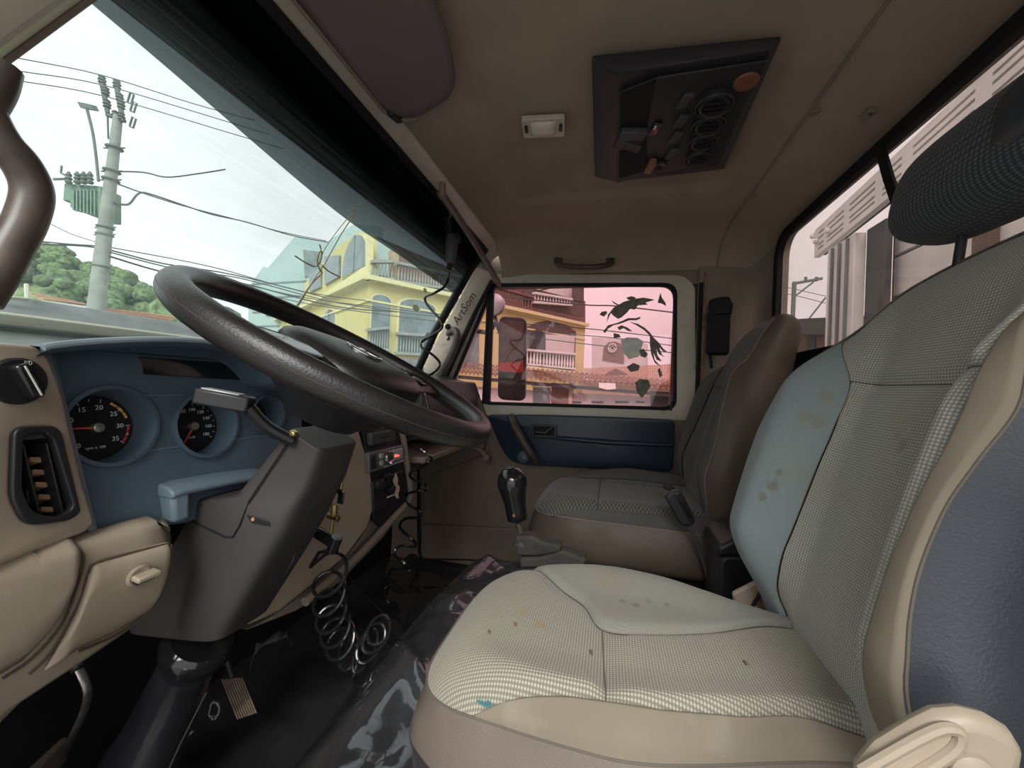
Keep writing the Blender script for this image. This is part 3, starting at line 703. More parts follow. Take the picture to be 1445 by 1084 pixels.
# beige knee panel below (curved in section), with the fuse lid
def knee(x, t, d=0):
    """t 0 top .. 1 bottom"""
    y = .600+.02*t+.26*max(0,t-.35)**1.6; z = .652-.345*t**1.0
    return V((x, y, z))
kp = [(.605,.655), (.583,.648), (.580,.62), (.588,.57), (.605,.52), (.632,.465), (.668,.415), (.715,.37), (.76,.335)]
def kpt(x, t, d=0):
    n = len(kp)-1; f = min(n-1e-6, max(0, t*n)); i = int(f); r = f-i
    p = [kp[max(0,min(n,i+k))] for k in (-1,0,1,2)]
    cr2 = lambda a,b_,c_,d_: .5*((2*b_)+(c_-a)*r+(2*a-5*b_+4*c_-d_)*r*r+(-a+3*b_-3*c_+d_)*r**3)
    y, z = cr2(*[q[0] for q in p]), cr2(*[q[1] for q in p])
    i2 = min(n, i+1); tv = V((0, kp[i2][0]-kp[i][0], kp[i2][1]-kp[i][1])).normalized(); nn = V((0, tv.z, -tv.y))
    if nn.y > 0: nn = -nn
    return V((x, y, z))+nn*d
def khit(px, py, d=0):
    best = None
    R = ray(px, py)
    for k in range(0, 401):
        t = k/400; q = kpt(0, t, d); s = (q.y)/R.y; z = .85+R.z*s; e = abs(z-q.z)
        if best is None or e < best[0]: best = (e, R.x*s, t)
    return best[1], best[2]
redge = [khit(px,py) for px,py in ((250,739),(257,770),(250,830),(225,865),(190,890),(130,930),(60,975),(25,1000))]
b = MB(); rows = []
NR = 28
def xr_at(t):
    pr = sorted(redge, key=lambda q: q[1])
    if t <= pr[0][1]: return pr[0][0]
    for a, c in zip(pr, pr[1:]):
        if a[1] <= t <= c[1]: return a[0]+(c[0]-a[0])*(t-a[1])/max(1e-6, c[1]-a[1])
    return pr[-1][0]
for i in range(NR+1):
    t = i/NR; xr = max(.30, xr_at(t)); r = []
    for j in range(17):
        s = j/16; x = .06+(xr-.06)*s; d = 0
        d -= .014*sm(.93,1,s)*1.5
        p = kpt(x, t, d); r.append(p)
    rows.append(r)
b.grid(rows); kn_ = b.build('knee_panel', 'beige_plastic', db, smooth=True, ang=70)
m_ = kn_.modifiers.new('t', 'SOLIDIFY'); m_.thickness = .004
# raised left section of the knee panel (the moulding step that runs down to the left)
stp = [(-60,768),(0,775),(60,766),(100,768),(112,778),(120,800),(112,840),(80,890),(40,930),(0,957),(-60,985)]
def kpatch(px_loop, d, name, m, par, dz=.0, nin=10, bev=0, sub=None):
    """patch following the knee surface, standing d proud: triangle-fan free grid between upper and lower rows"""
    pts = [khit(px, py) for px, py in px_loop]
    xs_ = [p[0] for p in pts]; x0, x1 = min(xs_), max(xs_)
    b = MB(); rows = []
    def span(x):
        ts = []
        for (a, c) in zip(pts, pts[1:]+pts[:1]):
            if (a[0]-x)*(c[0]-x) <= 0 and a[0] != c[0]: ts.append(a[1]+(c[1]-a[1])*(x-a[0])/(c[0]-a[0]))
        return (min(ts), max(ts)) if ts else None
    for i in range(25):
        x = x0+(x1-x0)*(.002+.996*i/24); sp = span(x)
        if not sp: continue
        rows.append([kpt(x, sp[0]+(sp[1]-sp[0])*j/nin, d*min(1, 8*min(i/24, 1-i/24)+.3)*min(1, 6*min(j/nin, 1-j/nin)+.15)) for j in range(nin+1)])
    b.grid(rows); o = b.build(name, m, par, smooth=True, ang=60); q = o.modifiers.new('t', 'SOLIDIFY'); q.thickness = .004; q.offset = -1; return o
kpatch([(-80,770),(40,776),(96,766),(112,778),(104,810),(96,840),(70,890),(30,932),(-20,962),(-80,985)], .012, 'moulded_step', 'beige_plastic', db)
fl_ = kpatch([(126,795),(238,763),(240,790),(230,830),(205,865),(160,893),(110,915),(60,945),(85,900),(110,850)], .010, 'fuse_lid', 'beige_plastic', db)
def groove(px_pts, nm, d=.003):
    q = [khit(*p) for p in px_pts]; MB().tube(catmull([kpt(a, c_, d) for a, c_ in q], 5), .0016, 6).build(nm, mat('groove_brown', (.09,.065,.045), .8), db, smooth=True)
groove([(236,766),(180,781),(132,795),(122,812),(112,845),(92,885),(66,925),(40,950)], 'lid_groove', .002)
groove([(240,768),(239,800),(226,838),(200,870),(160,896),(110,918)], 'lid_groove', .002)
groove([(108,774),(116,790),(106,830),(84,882),(44,928),(2,956)], 'step_groove', .002)
x_, t_ = khit(186,808); c = kpt(x_, t_, .011); kN = (kpt(x_, t_, .02)-kpt(x_, t_, 0)).normalized(); kV = X_.cross(kN); kV = -kV if kV.z < 0 else kV
MB().lathe(c, kN, [(.013,0),(.014,.002),(.011,.0035),(.0005,.001)], 26, cap=False).build('latch_ring', 'beige_plastic', fl_, smooth=True)
MB().obox(c+kN*.008+X_*.004, X_*.013, kV*.0035, kN*.008).build('fuse_latch', 'beige_plastic', fl_, bevel=.002)
MB().obox(c+kN*.006-kV*.0045+X_*.003, X_*.010, kV*.003, kN*.004).build('latch_dark_slot', 'black_plastic', fl_)  # black block just below the latch

# centre console: beige cheek, black stack with radio and heater controls, rim
CO = V((.93,.60,.60)); CU = V((.99,-.02,0)).normalized(); CV = V((0,.10,1)).normalized(); CN = CU.cross(CV)
def c2(px, py, d=0):
    q = on(px, py, CO+CN*d, CN); return (q-CO).dot(CU), (q-CO).dot(CV)
def cpt(u, v, d=0): return CO+CU*u+CV*v+CN*d
rim = [c2(512,600), c2(560,596), c2(572,640), c2(577,700), c2(568,716), c2(540,745), c2(528,735), c2(524,690)]
cs = plate('console_face', 'black_plastic', roundpoly(rim, .008), [], CO-CN*.012, CU, CV, .012, db, bevel=.002)
b = MB(); rp = [cpt(*c2(px,py,.004), .004) for px, py in ((562,590),(569,620),(573,650),(579,690),(576,708),(560,726),(540,748),(505,785),(470,815),(430,850))]
b.tube(catmull(rp, 5), .010, 10); b.build('console_rim', 'trim_beige', db, smooth=True)
# left cheek surface from the column to the stack
ck = [(505,600),(524,660),(531,706),(520,745),(490,785),(450,820),(395,865),(350,885),(360,760),(420,640),(470,600)]
cheek = [cpt(*c2(px,py,-.0), -.0) for px,py in ck]
b = MB(); b.prism(cheek, -CN*.05); b.build('console_cheek', 'beige_plastic', db, bevel=.008)
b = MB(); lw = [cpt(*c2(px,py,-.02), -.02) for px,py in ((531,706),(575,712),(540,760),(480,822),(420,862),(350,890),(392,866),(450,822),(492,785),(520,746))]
b.prism(lw, -CN*.03); b.build('console_lower_pocket', 'trim_beige', db, bevel=.003)  # darker beige piece below the cheek
# storage slot above radio
sb = MB(); sb.obox(cpt(*c2(540,617,.01), .008), CU*.058, CV*.017, CN*.008); sb.build('ashtray', 'dark_plastic', cs, bevel=.004)
for k in (-1,0,1): MB().obox(cpt(*c2(543,617,.016), .0165)+CU*.014*k, CU*.003, CV*.002, CN*.001).build('grip_dot', 'black_rubber', cs)
# heater panel
hc = MB(); hc.obox(cpt(*c2(547,692,.0), .003), CU*.075, CV*.042, CN*.004); hcn = hc.build('heater_panel', 'black_plastic', db, bevel=.003)
for (px, py, r) in ((534,684,.017), (544,672,.010), (550,690,.013)):
    c = cpt(*c2(px,py,.008), .008); MB().lathe(c, CN, [(r,0),(r*.9,.012),(r*.6,.014)], 20).build('heater_knob', 'black_plastic', hcn, smooth=True)
bk = [(558,668),(561,676),(560,684),(563,686),(563,692),(561,697),(562,704),(558,702),(556,694),(557,688),(554,678)]
b = MB(); b.prism([cpt(*c2(px,py,.009), .009) for px, py in bk], CN*.002); b.build('broken_surround', 'cream_broken', hcn)
b = MB(); b.prism([cpt(*c2(px,py,.009), .009) for px, py in ((546,701),(556,697),(556,699),(546,703))], CN*.002); b.build('broken_sliver', 'cream_broken', hcn)

# radio (a unit of its own)
rd = thing('car_radio', cpt(*c2(548,645,.0), .0), 'silver-faced car radio with round dial knob in centre console', 'radio')
rc = cpt(*c2(545,646,.008), .006)
MB().obox(rc, CU*.085, CV*.026, CN*.008).build('body', 'radio_face', rd, bevel=.003)
MB().obox(rc+CN*.009+CU*.043+CV*.002, CU*.030, CV*.016, CN*.002).build('display', 'silver_plastic', rd, bevel=.002)
MB().obox(rc+CN*.0113+CU*.034, CU*.008, CV*.0035, CN*.0004).build('lit_segment', 'radio_red', rd)
MB().obox(rc+CN*.0113+CU*.048-CV*.002, CU*.004, CV*.002, CN*.0004).build('lit_segment', 'radio_red', rd)
MB().lathe(rc+CN*.008-CU*.002, CN, [(.019,0),(.020,.006),(.016,.010),(.013,.008),(.0005,.009)], 26, cap=False).build('volume_ring', 'chrome', rd, smooth=True)
for du, dv_ in ((-.034,.010),(-.034,-.009)): MB().lathe(rc+CN*.008+CU*du+CV*dv_, CN, [(.008,0),(.008,.003),(.006,.005)], 16).build('round_button', 'silver_plastic', rd, smooth=True)
for k in range(2): MB().obox(rc+CN*.009-CU*(.062+.012*k), CU*.004, CV*.018, CN*.002).build('side_button', 'black_plastic', rd, bevel=.001)
MB().obox(rc+CN*.009+CU*.028-CV*.021, CU*.05, CV*.0025, CN*.002).build('trim_bar', 'silver_plastic', rd, bevel=.001)

# ================================================================== STEERING
CA = V((.52,.395,.835)); CB = V((.52,.672,.372)); AX = (CB-CA).normalized(); AP = X_.cross(AX); AP = -AP if AP.y > 0 else AP   # AP: towards driver / rear
sc_ = thing('steering_column', (.52,.80,.05), 'dark grey plastic steering column housing rising from the cab floor', 'steering column')
Lp = [(392,606),(350,660),(316,703),(262,708),(244,742),(206,812),(166,882),(160,901)]
Rp = [(452,636),(434,690),(422,712),(420,716),(407,745),(368,812),(326,880),(311,906)]
wds = [.046,.050,.052,.056,.057,.058,.055,.052]
def srow(l, r, wd):
    L_, R_ = at(*l, 'x', .458), at(*r, 'x', .475); c = (L_+R_)/2; c.x = .52; q = (R_-L_)/2; q.x = 0; out = []
    for k in range(28):
        a = 2*math.pi*(k+.5)/28; ca, sa = math.cos(a), math.sin(a); e = .32
        out.append(c+X_*(wd*math.copysign(abs(ca)**e, ca))+q*math.copysign(abs(sa)**e, sa))
    return out
b = MB(); rows = [srow(*t) for t in zip(Lp, Rp, wds)]
b.grid(rows, close_v=True, cap=True); sh = b.build('shroud', 'shroud_plastic', sc_, smooth=True, ang=45, bevel=.003)
def sx(px, py, x=.4625): return at(px, py, 'x', x)
b = MB(); b.tube([sx(404,628,.469), sx(352,706,.465), sx(338,742,.462), sx(328,758,.4615), sx(318,758,.4615), sx(272,736,.4625)], .0014, 6); b.build('panel_joint', 'black_rubber', sc_, smooth=True)
q0 = sx(362,735,.4605); b = MB(); b.prism([sx(347,727,.4595), sx(377,736,.4595), sx(379,742,.4595), sx(354,738,.4595)], (.002,0,0)); scs = b.build('screw_recess', 'black_rubber', sc_, bevel=.001)
MB().lathe(sx(357,733,.4590), (-1,0,0), [(.003,0),(.0025,.001)], 10).build('screw', 'rust', scs)
b = MB(); b.prism([sx(415,790,.4800), sx(418,778,.480), sx(402,812,.480), sx(399,818,.480)], (.002,0,0)); b.build('slot', 'black_rubber', sc_)
# collar, lower tube and rubber boot
MB().lathe(CB-AX*.014, AX, [(.044,-.022),(.054,-.012),(.055,-.004),(.050,.001),(.051,.009),(.047,.012),(.036,.014)], 32).build('collar', 'gloss_black', sc_, smooth=True)
FT = V((.52,.83,.06)); BX = (FT-CB).normalized(); bl = (FT-CB).length
b = MB(); rows = []
for i in range(15):
    s = .02+bl*i/14; c = CB+BX*s; a = AP
    r0 = .042+.03*(i/14)**1.5
    rows.append([c+(X_*math.cos(k*math.pi/14)+a*math.sin(k*math.pi/14))*(r0*(1+.10*mn.noise(V((math.cos(k*math.pi/14)*2, math.sin(k*math.pi/14)*2, i*.25))))) for k in range(28)])
b.grid(rows, close_v=True, cap=True); b.build('boot', 'vinyl_floor', sc_, smooth=True, ang=80)
MB().tube([CB+BX*.05+AP*.048+X_*.01, CB+BX*.14+AP*.056-X_*.004, CB+BX*.24+AP*.062-X_*.008], .0015, 6).build('boot_seam', 'dark_plastic', sc_, smooth=True)
# exposed switch assembly between shroud and hub, with the multifunction stalk
cw_ = MB(); cw_.lathe(CA+AX*(-.012), -AX, [(.060,-.012),(.064,0),(.058,.010),(.050,.018)], 30); sw_ = cw_.build('switch_carrier', 'dark_plastic', sc_, smooth=True)
MB().tube([CA-AX*.004+(X_*math.cos(a)+AP*math.sin(a))*.066 for a in [math.radians(200+k*8) for k in range(22)]], .0022, 6).build('wire_loop', 'black_rubber', sc_, smooth=True)
b = MB(); q = at(414,612,'x',.470); b.obox(q, (.005,0,0), (0,.005,.002), (0,-.002,.004)); b.build('torn_contact', 'brass', sc_, bevel=.002)
s0 = at(412,622,'x',.470); s1 = at(376,602,'x',.445); s2 = at(350,575,'x',.425); s3 = at(283,563,'x',.40)
b = MB(); b.tube(catmull([s0, s1, s2], 5), .0115, 10, flat=.75); stk = b.build('stalk', 'black_plastic', sc_, smooth=True)
b = MB(); d = (s3-s2).normalized(); e = d.cross(V((0,0,1))).normalized(); g = e.cross(d)
b.obox((s2+s3)/2+g*.004, d*((s3-s2).length/2+.004), e*.013, g*.0105); b.build('stalk_grip', 'black_plastic', sc_, bevel=.003)
b = MB(); b.obox((s2+s3)/2+g*.0150+d*.004, d*((s3-s2).length/2-.006), e*.010, g*.0012); b.build('stalk_label', 'silver_plastic', sc_, bevel=.001)

# wheel
WC = V((.499,.370,.879)); n_ = V((math.sin(.097), -math.sin(.461)*math.cos(.097), math.cos(.461)*math.cos(.097))).normalized()
wa = X_-n_*X_.dot(n_); wa.normalize(); wf = n_.cross(wa); wf = -wf if wf.y < 0 else wf
RW = .215
st = thing('steering_wheel', WC-n_*.07, 'black leather-grained steering wheel with wide centre pad', 'steering wheel')
def wp(a, r, h=0): return WC+(wa*math.cos(a)+wf*math.sin(a))*r+n_*h
b = MB(); rows = []
for i in range(96):
    a = 2*math.pi*i/96; c = wp(a, RW); e = (c-WC).normalized(); rr = .0175
    rows.append([c+e*math.cos(k*math.pi/9)*rr*.92+n_*math.sin(k*math.pi/9)*rr for k in range(18)])
b.grid(rows, close_u=True, close_v=True); rimo = b.build('rim', 'wheel_leather', st, smooth=True)
MB().tube([wp(2*math.pi*i/96, RW+.0155, .001) for i in range(96)], .0006, 6, closed=True).build('rim_seam', mat('rim_thread', (.05,.035,.025), .8), rimo, smooth=True)
# hub pad: broad dome; underside bowl; two winged spokes
def pad(rx, ry, h0, h1, name, m, ex=.6, par=st, n=40):
    b = MB(); rows = []
    for (q, h) in ((.90,h0),(1.0,h0+.008),(1.0,h1-.016),(.96,h1-.007),(.85,h1-.001),(.6,h1+.003),(.3,h1+.005),(.02,h1+.006)):
        r = []
        for k in range(n):
            a = 2*math.pi*k/n; ca, sa = math.cos(a), math.sin(a)
            r.append(WC+wa*(rx*q*math.copysign(abs(ca)**ex, ca))+wf*(ry*q*math.copysign(abs(sa)**ex, sa)-.01)+n_*h)
        rows.append(r)
    b.grid(rows, close_v=True, cap=True); return b.build(name, m, par, smooth=True, ang=60)
pad(.105,.085,-.030,.014,'hub_pad','wheel_leather')
MB().lathe(WC-n_*.095, n_, [(.052,0),(.062,.012),(.085,.03),(.112,.055),(.116,.068),(.10,.074)], 36).build('hub_bowl', 'black_plastic', st, smooth=True)
for s in (-1, 1):
    b = MB(); rows = []
    for i in range(11):
        t = i/10; r = .085+(RW-.09)*t; wd_ = .058-.014*math.sin(math.pi*t*.9)+.008*t
        c = WC+wa*(s*r)-wf*(.012+.01*t)+n_*(-.006+.004*t); th = .010
        rows.append([c+wf*(wd_*math.cos(k*math.pi/8))+n_*(th*math.sin(k*math.pi/8)) for k in range(16)])
    b.grid(rows, close_v=True, cap=True); sp_ = b.build('spoke', 'wheel_leather', st, smooth=True)
    b = MB(); rows = []
    for i in range(9):
        t = i/8; r = .115+(RW-.145)*t; c = WC+wa*(s*r)-wf*.018+n_*.0055
        rows.append([c+wf*(.034*math.cos(k*math.pi/6))*(.7+.3*math.sin(math.pi*t))+n_*(.0025*math.sin(k*math.pi/6)) for k in range(12)])
    b.grid(rows, close_v=True, cap=True); b.build('spoke_inlay', 'gloss_black', sp_, smooth=True)
em = MB(); em.tube([WC-wf*.01+n_*.0205+(wa*math.cos(a*math.pi/16)*.026+wf*math.sin(a*math.pi/16)*.026) for a in range(32)], .0014, 6, closed=True); emo = em.build('emblem_ring', 'chrome', st, smooth=True)
for pts_ in ([(-.012,.021),(-.004,.004),(0,.011),(.004,.004),(.012,.021)], [(-.020,.012),(-.009,-.020),(0,-.004),(.009,-.020),(.020,.012)]):
    MB().tube([WC-wf*.01+n_*.0205+wa*u+wf*v for u, v in pts_], .0014, 6).build('emblem_stroke', 'chrome', st, smooth=True)
# ================================================================== SEATS
class Surf:
    """height field over a plane: point = O + u U + v V + h(u,v) N"""
    def __init__(s, O, U, Vv, h): s.O, s.U, s.V = V(O), V(U).normalized(), V(Vv).normalized(); s.N = s.U.cross(s.V); s.h = h
    def p(s, u, v, d=0): return s.O+s.U*u+s.V*v+s.N*(s.h(u, v)+d)
    def arc(s, u, v):
        u0, v0 = s.ref; n = 10; a = c = 0; h0 = s.h(u0, v); g0 = s.h(u, v0)
        for k in range(1, n+1):
            h1 = s.h(u0+(u-u0)*k/n, v); a += math.hypot((u-u0)/n, h1-h0); h0 = h1
            g1_ = s.h(u, v0+(v-v0)*k/n); c += math.hypot((v-v0)/n, g1_-g0); g0 = g1_
        return (math.copysign(a, u-u0), math.copysign(c, v-v0))
    def hit(s, px, py):
        r = ray(px, py); t0 = ((s.O+s.N*.25)-CAM).dot(s.N)/r.dot(s.N); t1 = ((s.O-s.N*.25)-CAM).dot(s.N)/r.dot(s.N)
        if t0 > t1: t0, t1 = t1, t0
        t0 = max(t0, .05); prev = t0
        def f(t):
            q = CAM+r*t-s.O; return q.dot(s.N)-s.h(q.dot(s.U), q.dot(s.V))
        f0 = f(t0)
        for k in range(1, 301):
            t = t0+(t1-t0)*k/300; f1 = f(t)
            if f0*f1 <= 0:
                a, c = prev, t
                for _ in range(25):
                    mid = (a+c)/2
                    if f(a)*f(mid) <= 0: c = mid
                    else: a = mid
                q = CAM+r*a-s.O; return V((q.dot(s.U), q.dot(s.V)))
            prev, f0 = t, f1
        q = CAM+r*t1-s.O; return V((q.dot(s.U), q.dot(s.V)))
def coons(c0, c1, d0, d1, n, m):
    """c0,c1 run along a (b=0,1); d0,d1 run along b (a=0,1). 2-D points"""
    c0, c1, d0, d1 = [resample([V((p[0], p[1], 0)) for p in c], k) for c, k in ((c0, n), (c1, n), (d0, m), (d1, m))]
    g = []
    for i in range(n):
        a = i/(n-1); r = []
        for j in range(m):
            b_ = j/(m-1)
            r.append((1-b_)*c0[i]+b_*c1[i]+(1-a)*d0[j]+a*d1[j]-((1-a)*(1-b_)*c0[0]+a*(1-b_)*c0[-1]+(1-a)*b_*c1[0]+a*b_*c1[-1]))
        g.append(r)
    return g
def patch(S, g, name, m, par, puff=.006, edge=.004):
    """cloth panel: padded in the middle, tucked in at the seams"""
    b = MB(); b.uv = []; rows = []; n, k = len(g), len(g[0])
    u0, v0 = g[n//2][k//2].x, g[n//2][k//2].y
    if not hasattr(S, 'ref'): S.ref = (u0, v0)
    for i in range(n):
        r = []
        for j in range(k):
            a, c = i/(n-1), j/(k-1); w_ = min(1, 9*min(a, 1-a))*min(1, 9*min(c, 1-c)); w_ = math.sin(w_*math.pi/2)
            r.append(S.p(g[i][j].x, g[i][j].y, puff*w_-edge*(1-w_))); b.uv.append(S.arc(g[i][j].x, g[i][j].y))
        rows.append(r)
    b.grid(rows); o = b.build(name, m, par, smooth=True, ang=180)
    # normals towards S.N
    me = o.data
    if sum((p.normal.dot(S.N) for p in me.polygons)) < 0: me.flip_normals()
    return o
def seam(S, pts, name, m, par, r=.0022, d=.0):
    return MB().tube([S.p(p.x, p.y, d) for p in pts], r, 6).build(name, m, par, smooth=True)
def skirt(name, m, top, outs, par, closed=False, smooth=True):
    """rows of loops"""
    b = MB(); b.grid([top]+outs, close_v=closed); o = b.build(name, m, par, smooth=smooth, ang=180); return o
def nearest_i(loop, p): return min(range(len(loop)), key=lambda i: (loop[i]-p).length)

STN = [((.60, .10, .50), .05, (.27, .17, .09), .5)]
weave('seat_weave', (.20, .19, .15), (.44, .42, .345), (.37, .33, .24), stain_pts=[((0.02,.13,.04), .035, (.33,.23,.12), .7)])
weave('seat_weave_back', (.20, .205, .175), (.47, .475, .41), (.36, .33, .26), stain_pts=[((.08,.035,.27), .022, (.27,.22,.17), .75)])
weave('head_weave', (.030, .034, .038), (.10, .115, .125), (.05, .05, .05), cell=.0075, amt=.3)
weave('pweave_zig', (.075, .072, .066), (.26, .245, .22), (.08, .07, .06), zig=True, amt=.4)
weave('pweave', (.085, .080, .075), (.125, .12, .112), (.09, .08, .07), cell=.005, amt=.4)

def make_cushion(par, near, far, yf, yb, z0, px, mats, crest=(.045,.03), zlow=.30, back=1.0):
    """near, far: functions of v giving the lateral edges"""
    yc, bb = (yf+yb)/2, (yf-yb)/2
    XC = lambda v: (near(v)+far(v))/2
    A = lambda v: (far(v)-near(v))/2
    def h(u, v):
        a = A(v); du = (u-XC(v))/a
        e = (abs(du)**4.0+(max(0,(v-yc))/bb)**4.0)**.25
        fade = 1-back*sm(-.08,-.34,v)
        bol = (crest[0]*sm(.34, .88, du)*sm(yf-.03, yf-.33, v) + crest[1]*sm(.45, .85, -du)*sm(yf, yf-.16, v))*fade
        q = max(0, e-.74)/.26
        return bol - .050*q*q - .012*max(0, (v-.10)/.15)**2
    S = Surf((0,0,z0), X_, Y_, h)
    out = []
    for k in range(121):
        t = -math.pi*.5 + math.pi*k/120     # near .. front .. far
        u = math.sin(t); v = math.cos(t); s = 1/((abs(u)**4+abs(v)**4)**.25); vv_ = yc+bb*v*s*.985
        out.append(V((XC(vv_)+A(vv_)*u*s*.985, vv_)))
    def bp_(v, sgn): return V((XC(v)+A(v)*sgn*.985, v))
    out = [bp_(yb+(yc-yb)*k/20, -1) for k in range(20)]+out+[bp_(yc-(yc-yb)*k/20, 1) for k in range(1, 21)]
    xc = XC(yc)
    N = [S.hit(*p) for p in px['near']] if px.get('near') else [V(p) for p in px['nearuv']]
    Fv = [S.hit(*p) for p in px['far']] if px.get('far') else [V(p) for p in px['faruv']]
    iN, iF = nearest_i(out, N[0]), nearest_i(out, Fv[0])
    N[0], Fv[0] = out[iN], out[iF]
    N, Fv = [V((p.x,p.y,0)) for p in N], [V((p.x,p.y,0)) for p in Fv]
    N[-1].y = Fv[-1].y = yb
    Nc, Fc = catmull(N, 8), catmull(Fv, 8)
    sy = px['seam_y']
    kn = min(range(len(Nc)), key=lambda i: abs(Nc[i].y-sy[0])+(9 if i < 8 else 0)); kf = min(range(len(Fc)), key=lambda i: abs(Fc[i].y-sy[1])+(9 if i < 8 else 0))
    T = [Nc[kn].lerp(Fc[kf], k/16) for k in range(17)]
    fr = [V((p.x,p.y,0)) for p in out[iN:iF+1]]
    patch(S, coons(fr, T, Nc[:kn+1], Fc[:kf+1], 60, 40), 'front_cushion_panel', mats['ins_f'], par, .004, .005)
    patch(S, coons(T, [Nc[-1], Fc[-1]], Nc[kn:], Fc[kf:], 40, 40), 'rear_cushion_panel', mats['ins'], par, .004, .005)
    o3 = [V((p.x,p.y,0)) for p in out]
    patch(S, coons(Nc, o3[:iN+1][::-1], [Nc[0], Nc[0]+V((1e-5,0,0))], [Nc[-1], o3[0]], 60, 14), 'near_bolster', mats['bn'], par, .005, .004)
    patch(S, coons(Fc, o3[iF:], [Fc[0], Fc[0]+V((1e-5,0,0))], [Fc[-1], o3[-1]], 60, 18), 'far_bolster', mats['bf'], par, .006, .004)
    seam(S, T, 'cross_seam', mats['thr'], par, .0011, -.0045)
    seam(S, Nc, 'near_seam', mats['thr'], par, .0008, -.0035); seam(S, Fc, 'far_seam', mats['thr'], par, .0007, -.0035)
    top = [S.p(p.x, p.y, -.003) for p in out]
    def off(p, k, z):
        c = V((xc, yc)); d = V((p.x-xc, max(0, p.y-yc))); d = d.normalized() if d.length > 0 else V((1,0))
        return V((p.x+d.x*k, p.y+d.y*k, z))
    prof = [(.004,.15),(.012,.35),(.018,.55),(.016,.75),(.004,.92),(-.02,1.0)]
    outs = []
    for k, t in prof:
        outs.append([off(p, k*(1+.4*mn.noise(V((i*.12, t*3, 2)))), (S.p(p.x,p.y).z)*(1-t)+zlow*t) for i, p in enumerate(out)])
    sk = skirt('vinyl_skirt', mats['sk'], top, outs, par)
    MB().tube([q+V((0,0,.0005)) for q in top], .0014, 8).build('piping', mats['pip'], par, smooth=True)
    b = MB(); b.prism([V((p.x, p.y, zlow+.01)) for p in out[::6]], (0,0,.03)); b.build('cushion_base', 'black_rubber', par)
    return S

ds = thing('driver_seat', (.61, -.10, .30), 'grey and teal cloth driver seat with worn woven centre, nearest', 'seat')
o3d = lambda p: tuple(p-ds.location)
dk = (.13,.11,.08)
weave('seat_weave', (.20, .19, .15), (.44, .42, .345), (.30, .27, .19), stain_pts=[(o3d(at(755,880,'z',.47)), .022, (.30,.19,.09), .6), (o3d(at(725,862,'z',.47)), .03, (.26,.20,.12), .35)]) if 0 else None
weave('grey_stained', (.235, .232, .20), (.235, .232, .20), (.23, .20, .14), stain_pts=[(o3d(at(x_,y_,'z',.505)), r_, dk, .6) for x_, y_, r_ in ((878,853,.006),(897,858,.005),(915,855,.006),(938,858,.004))]+[(o3d(at(860,820,'z',.52)), .05, (.25,.21,.13), .4)])
CM = dict(ins_f='seat_weave', ins='seat_weave', bn='tan_cloth', bf='grey_stained', sk='brown_vinyl', pip='thread', thr='thread')
CS = make_cushion(ds, lambda v: .452+.098*sm(0,-.36,v), lambda v: .848-.065*sm(.05,-.34,v), .262, -.40, .477,
    dict(near=[(668,1006),(705,993),(760,984),(810,984),(855,990),(940,1003),(1040,1012),(1150,1018),(1235,1022)],
         far=[(745,816),(790,828),(824,853),(850,886),(915,893),(1000,891),(1090,881),(1130,886)], seam_y=(-.01, .0)), CM, crest=(.026,.010), zlow=.30)
def cpt_(px, py): q = CS.hit(px, py); return tuple(CS.p(q.x, q.y, .005)-ds.location)
weave('grey_spotted', (.235, .232, .20), (.235, .232, .20), (.23, .20, .14), stain_pts=[(cpt_(x_, y_), r_, dk, .65) for x_, y_, r_ in ((878,853,.008),(897,859,.007),(915,854,.008),(940,858,.006))]+[(cpt_(860,822), .045, (.25,.21,.13), .4)])
weave('seat_spotted', (.20, .19, .15), (.44, .42, .345), (.30, .27, .19), stain_pts=[(cpt_(762,886), .012, (.32,.19,.08), .6), (cpt_(735,866), .02, (.28,.21,.12), .4), (cpt_(700,870), .015, (.28,.22,.13), .3)])
for ch_ in ds.children:
    if ch_.name.startswith('far_bolster'): ch_.data.materials[0] = MATS['grey_spotted']
    if ch_.name.startswith('front_cushion_panel'): ch_.data.materials[0] = MATS['seat_spotted']
def make_back(par, xc, O, V3, h, px, mats, width, depth=.11, vtop=.62, far_side=True):
    S = Surf(O, X_, V3, h)
    return S
# --- backrest
BV = V((0,-.25,.97)).normalized(); BO = V((.625,-.292,.46))
def hb(u, v):
    k = sm(-.02,.14,v)*(1-.85*sm(.40,.58,v))
    bol = (.080*sm(.085,.185,u)+.062*sm(.065,.150,-u))*k
    edge = max(0, (u-.215)/.045, (-u-.165)/.045); lip = -.02*min(1.5,edge)**2
    top = max(0, (v-.54)/.12)
    return bol+lip-.05*top*top+.012*math.sin(min(1,max(0,v/.5))*math.pi) - .01*sm(.08,0,v)
BS = Surf(BO, X_, BV, hb)
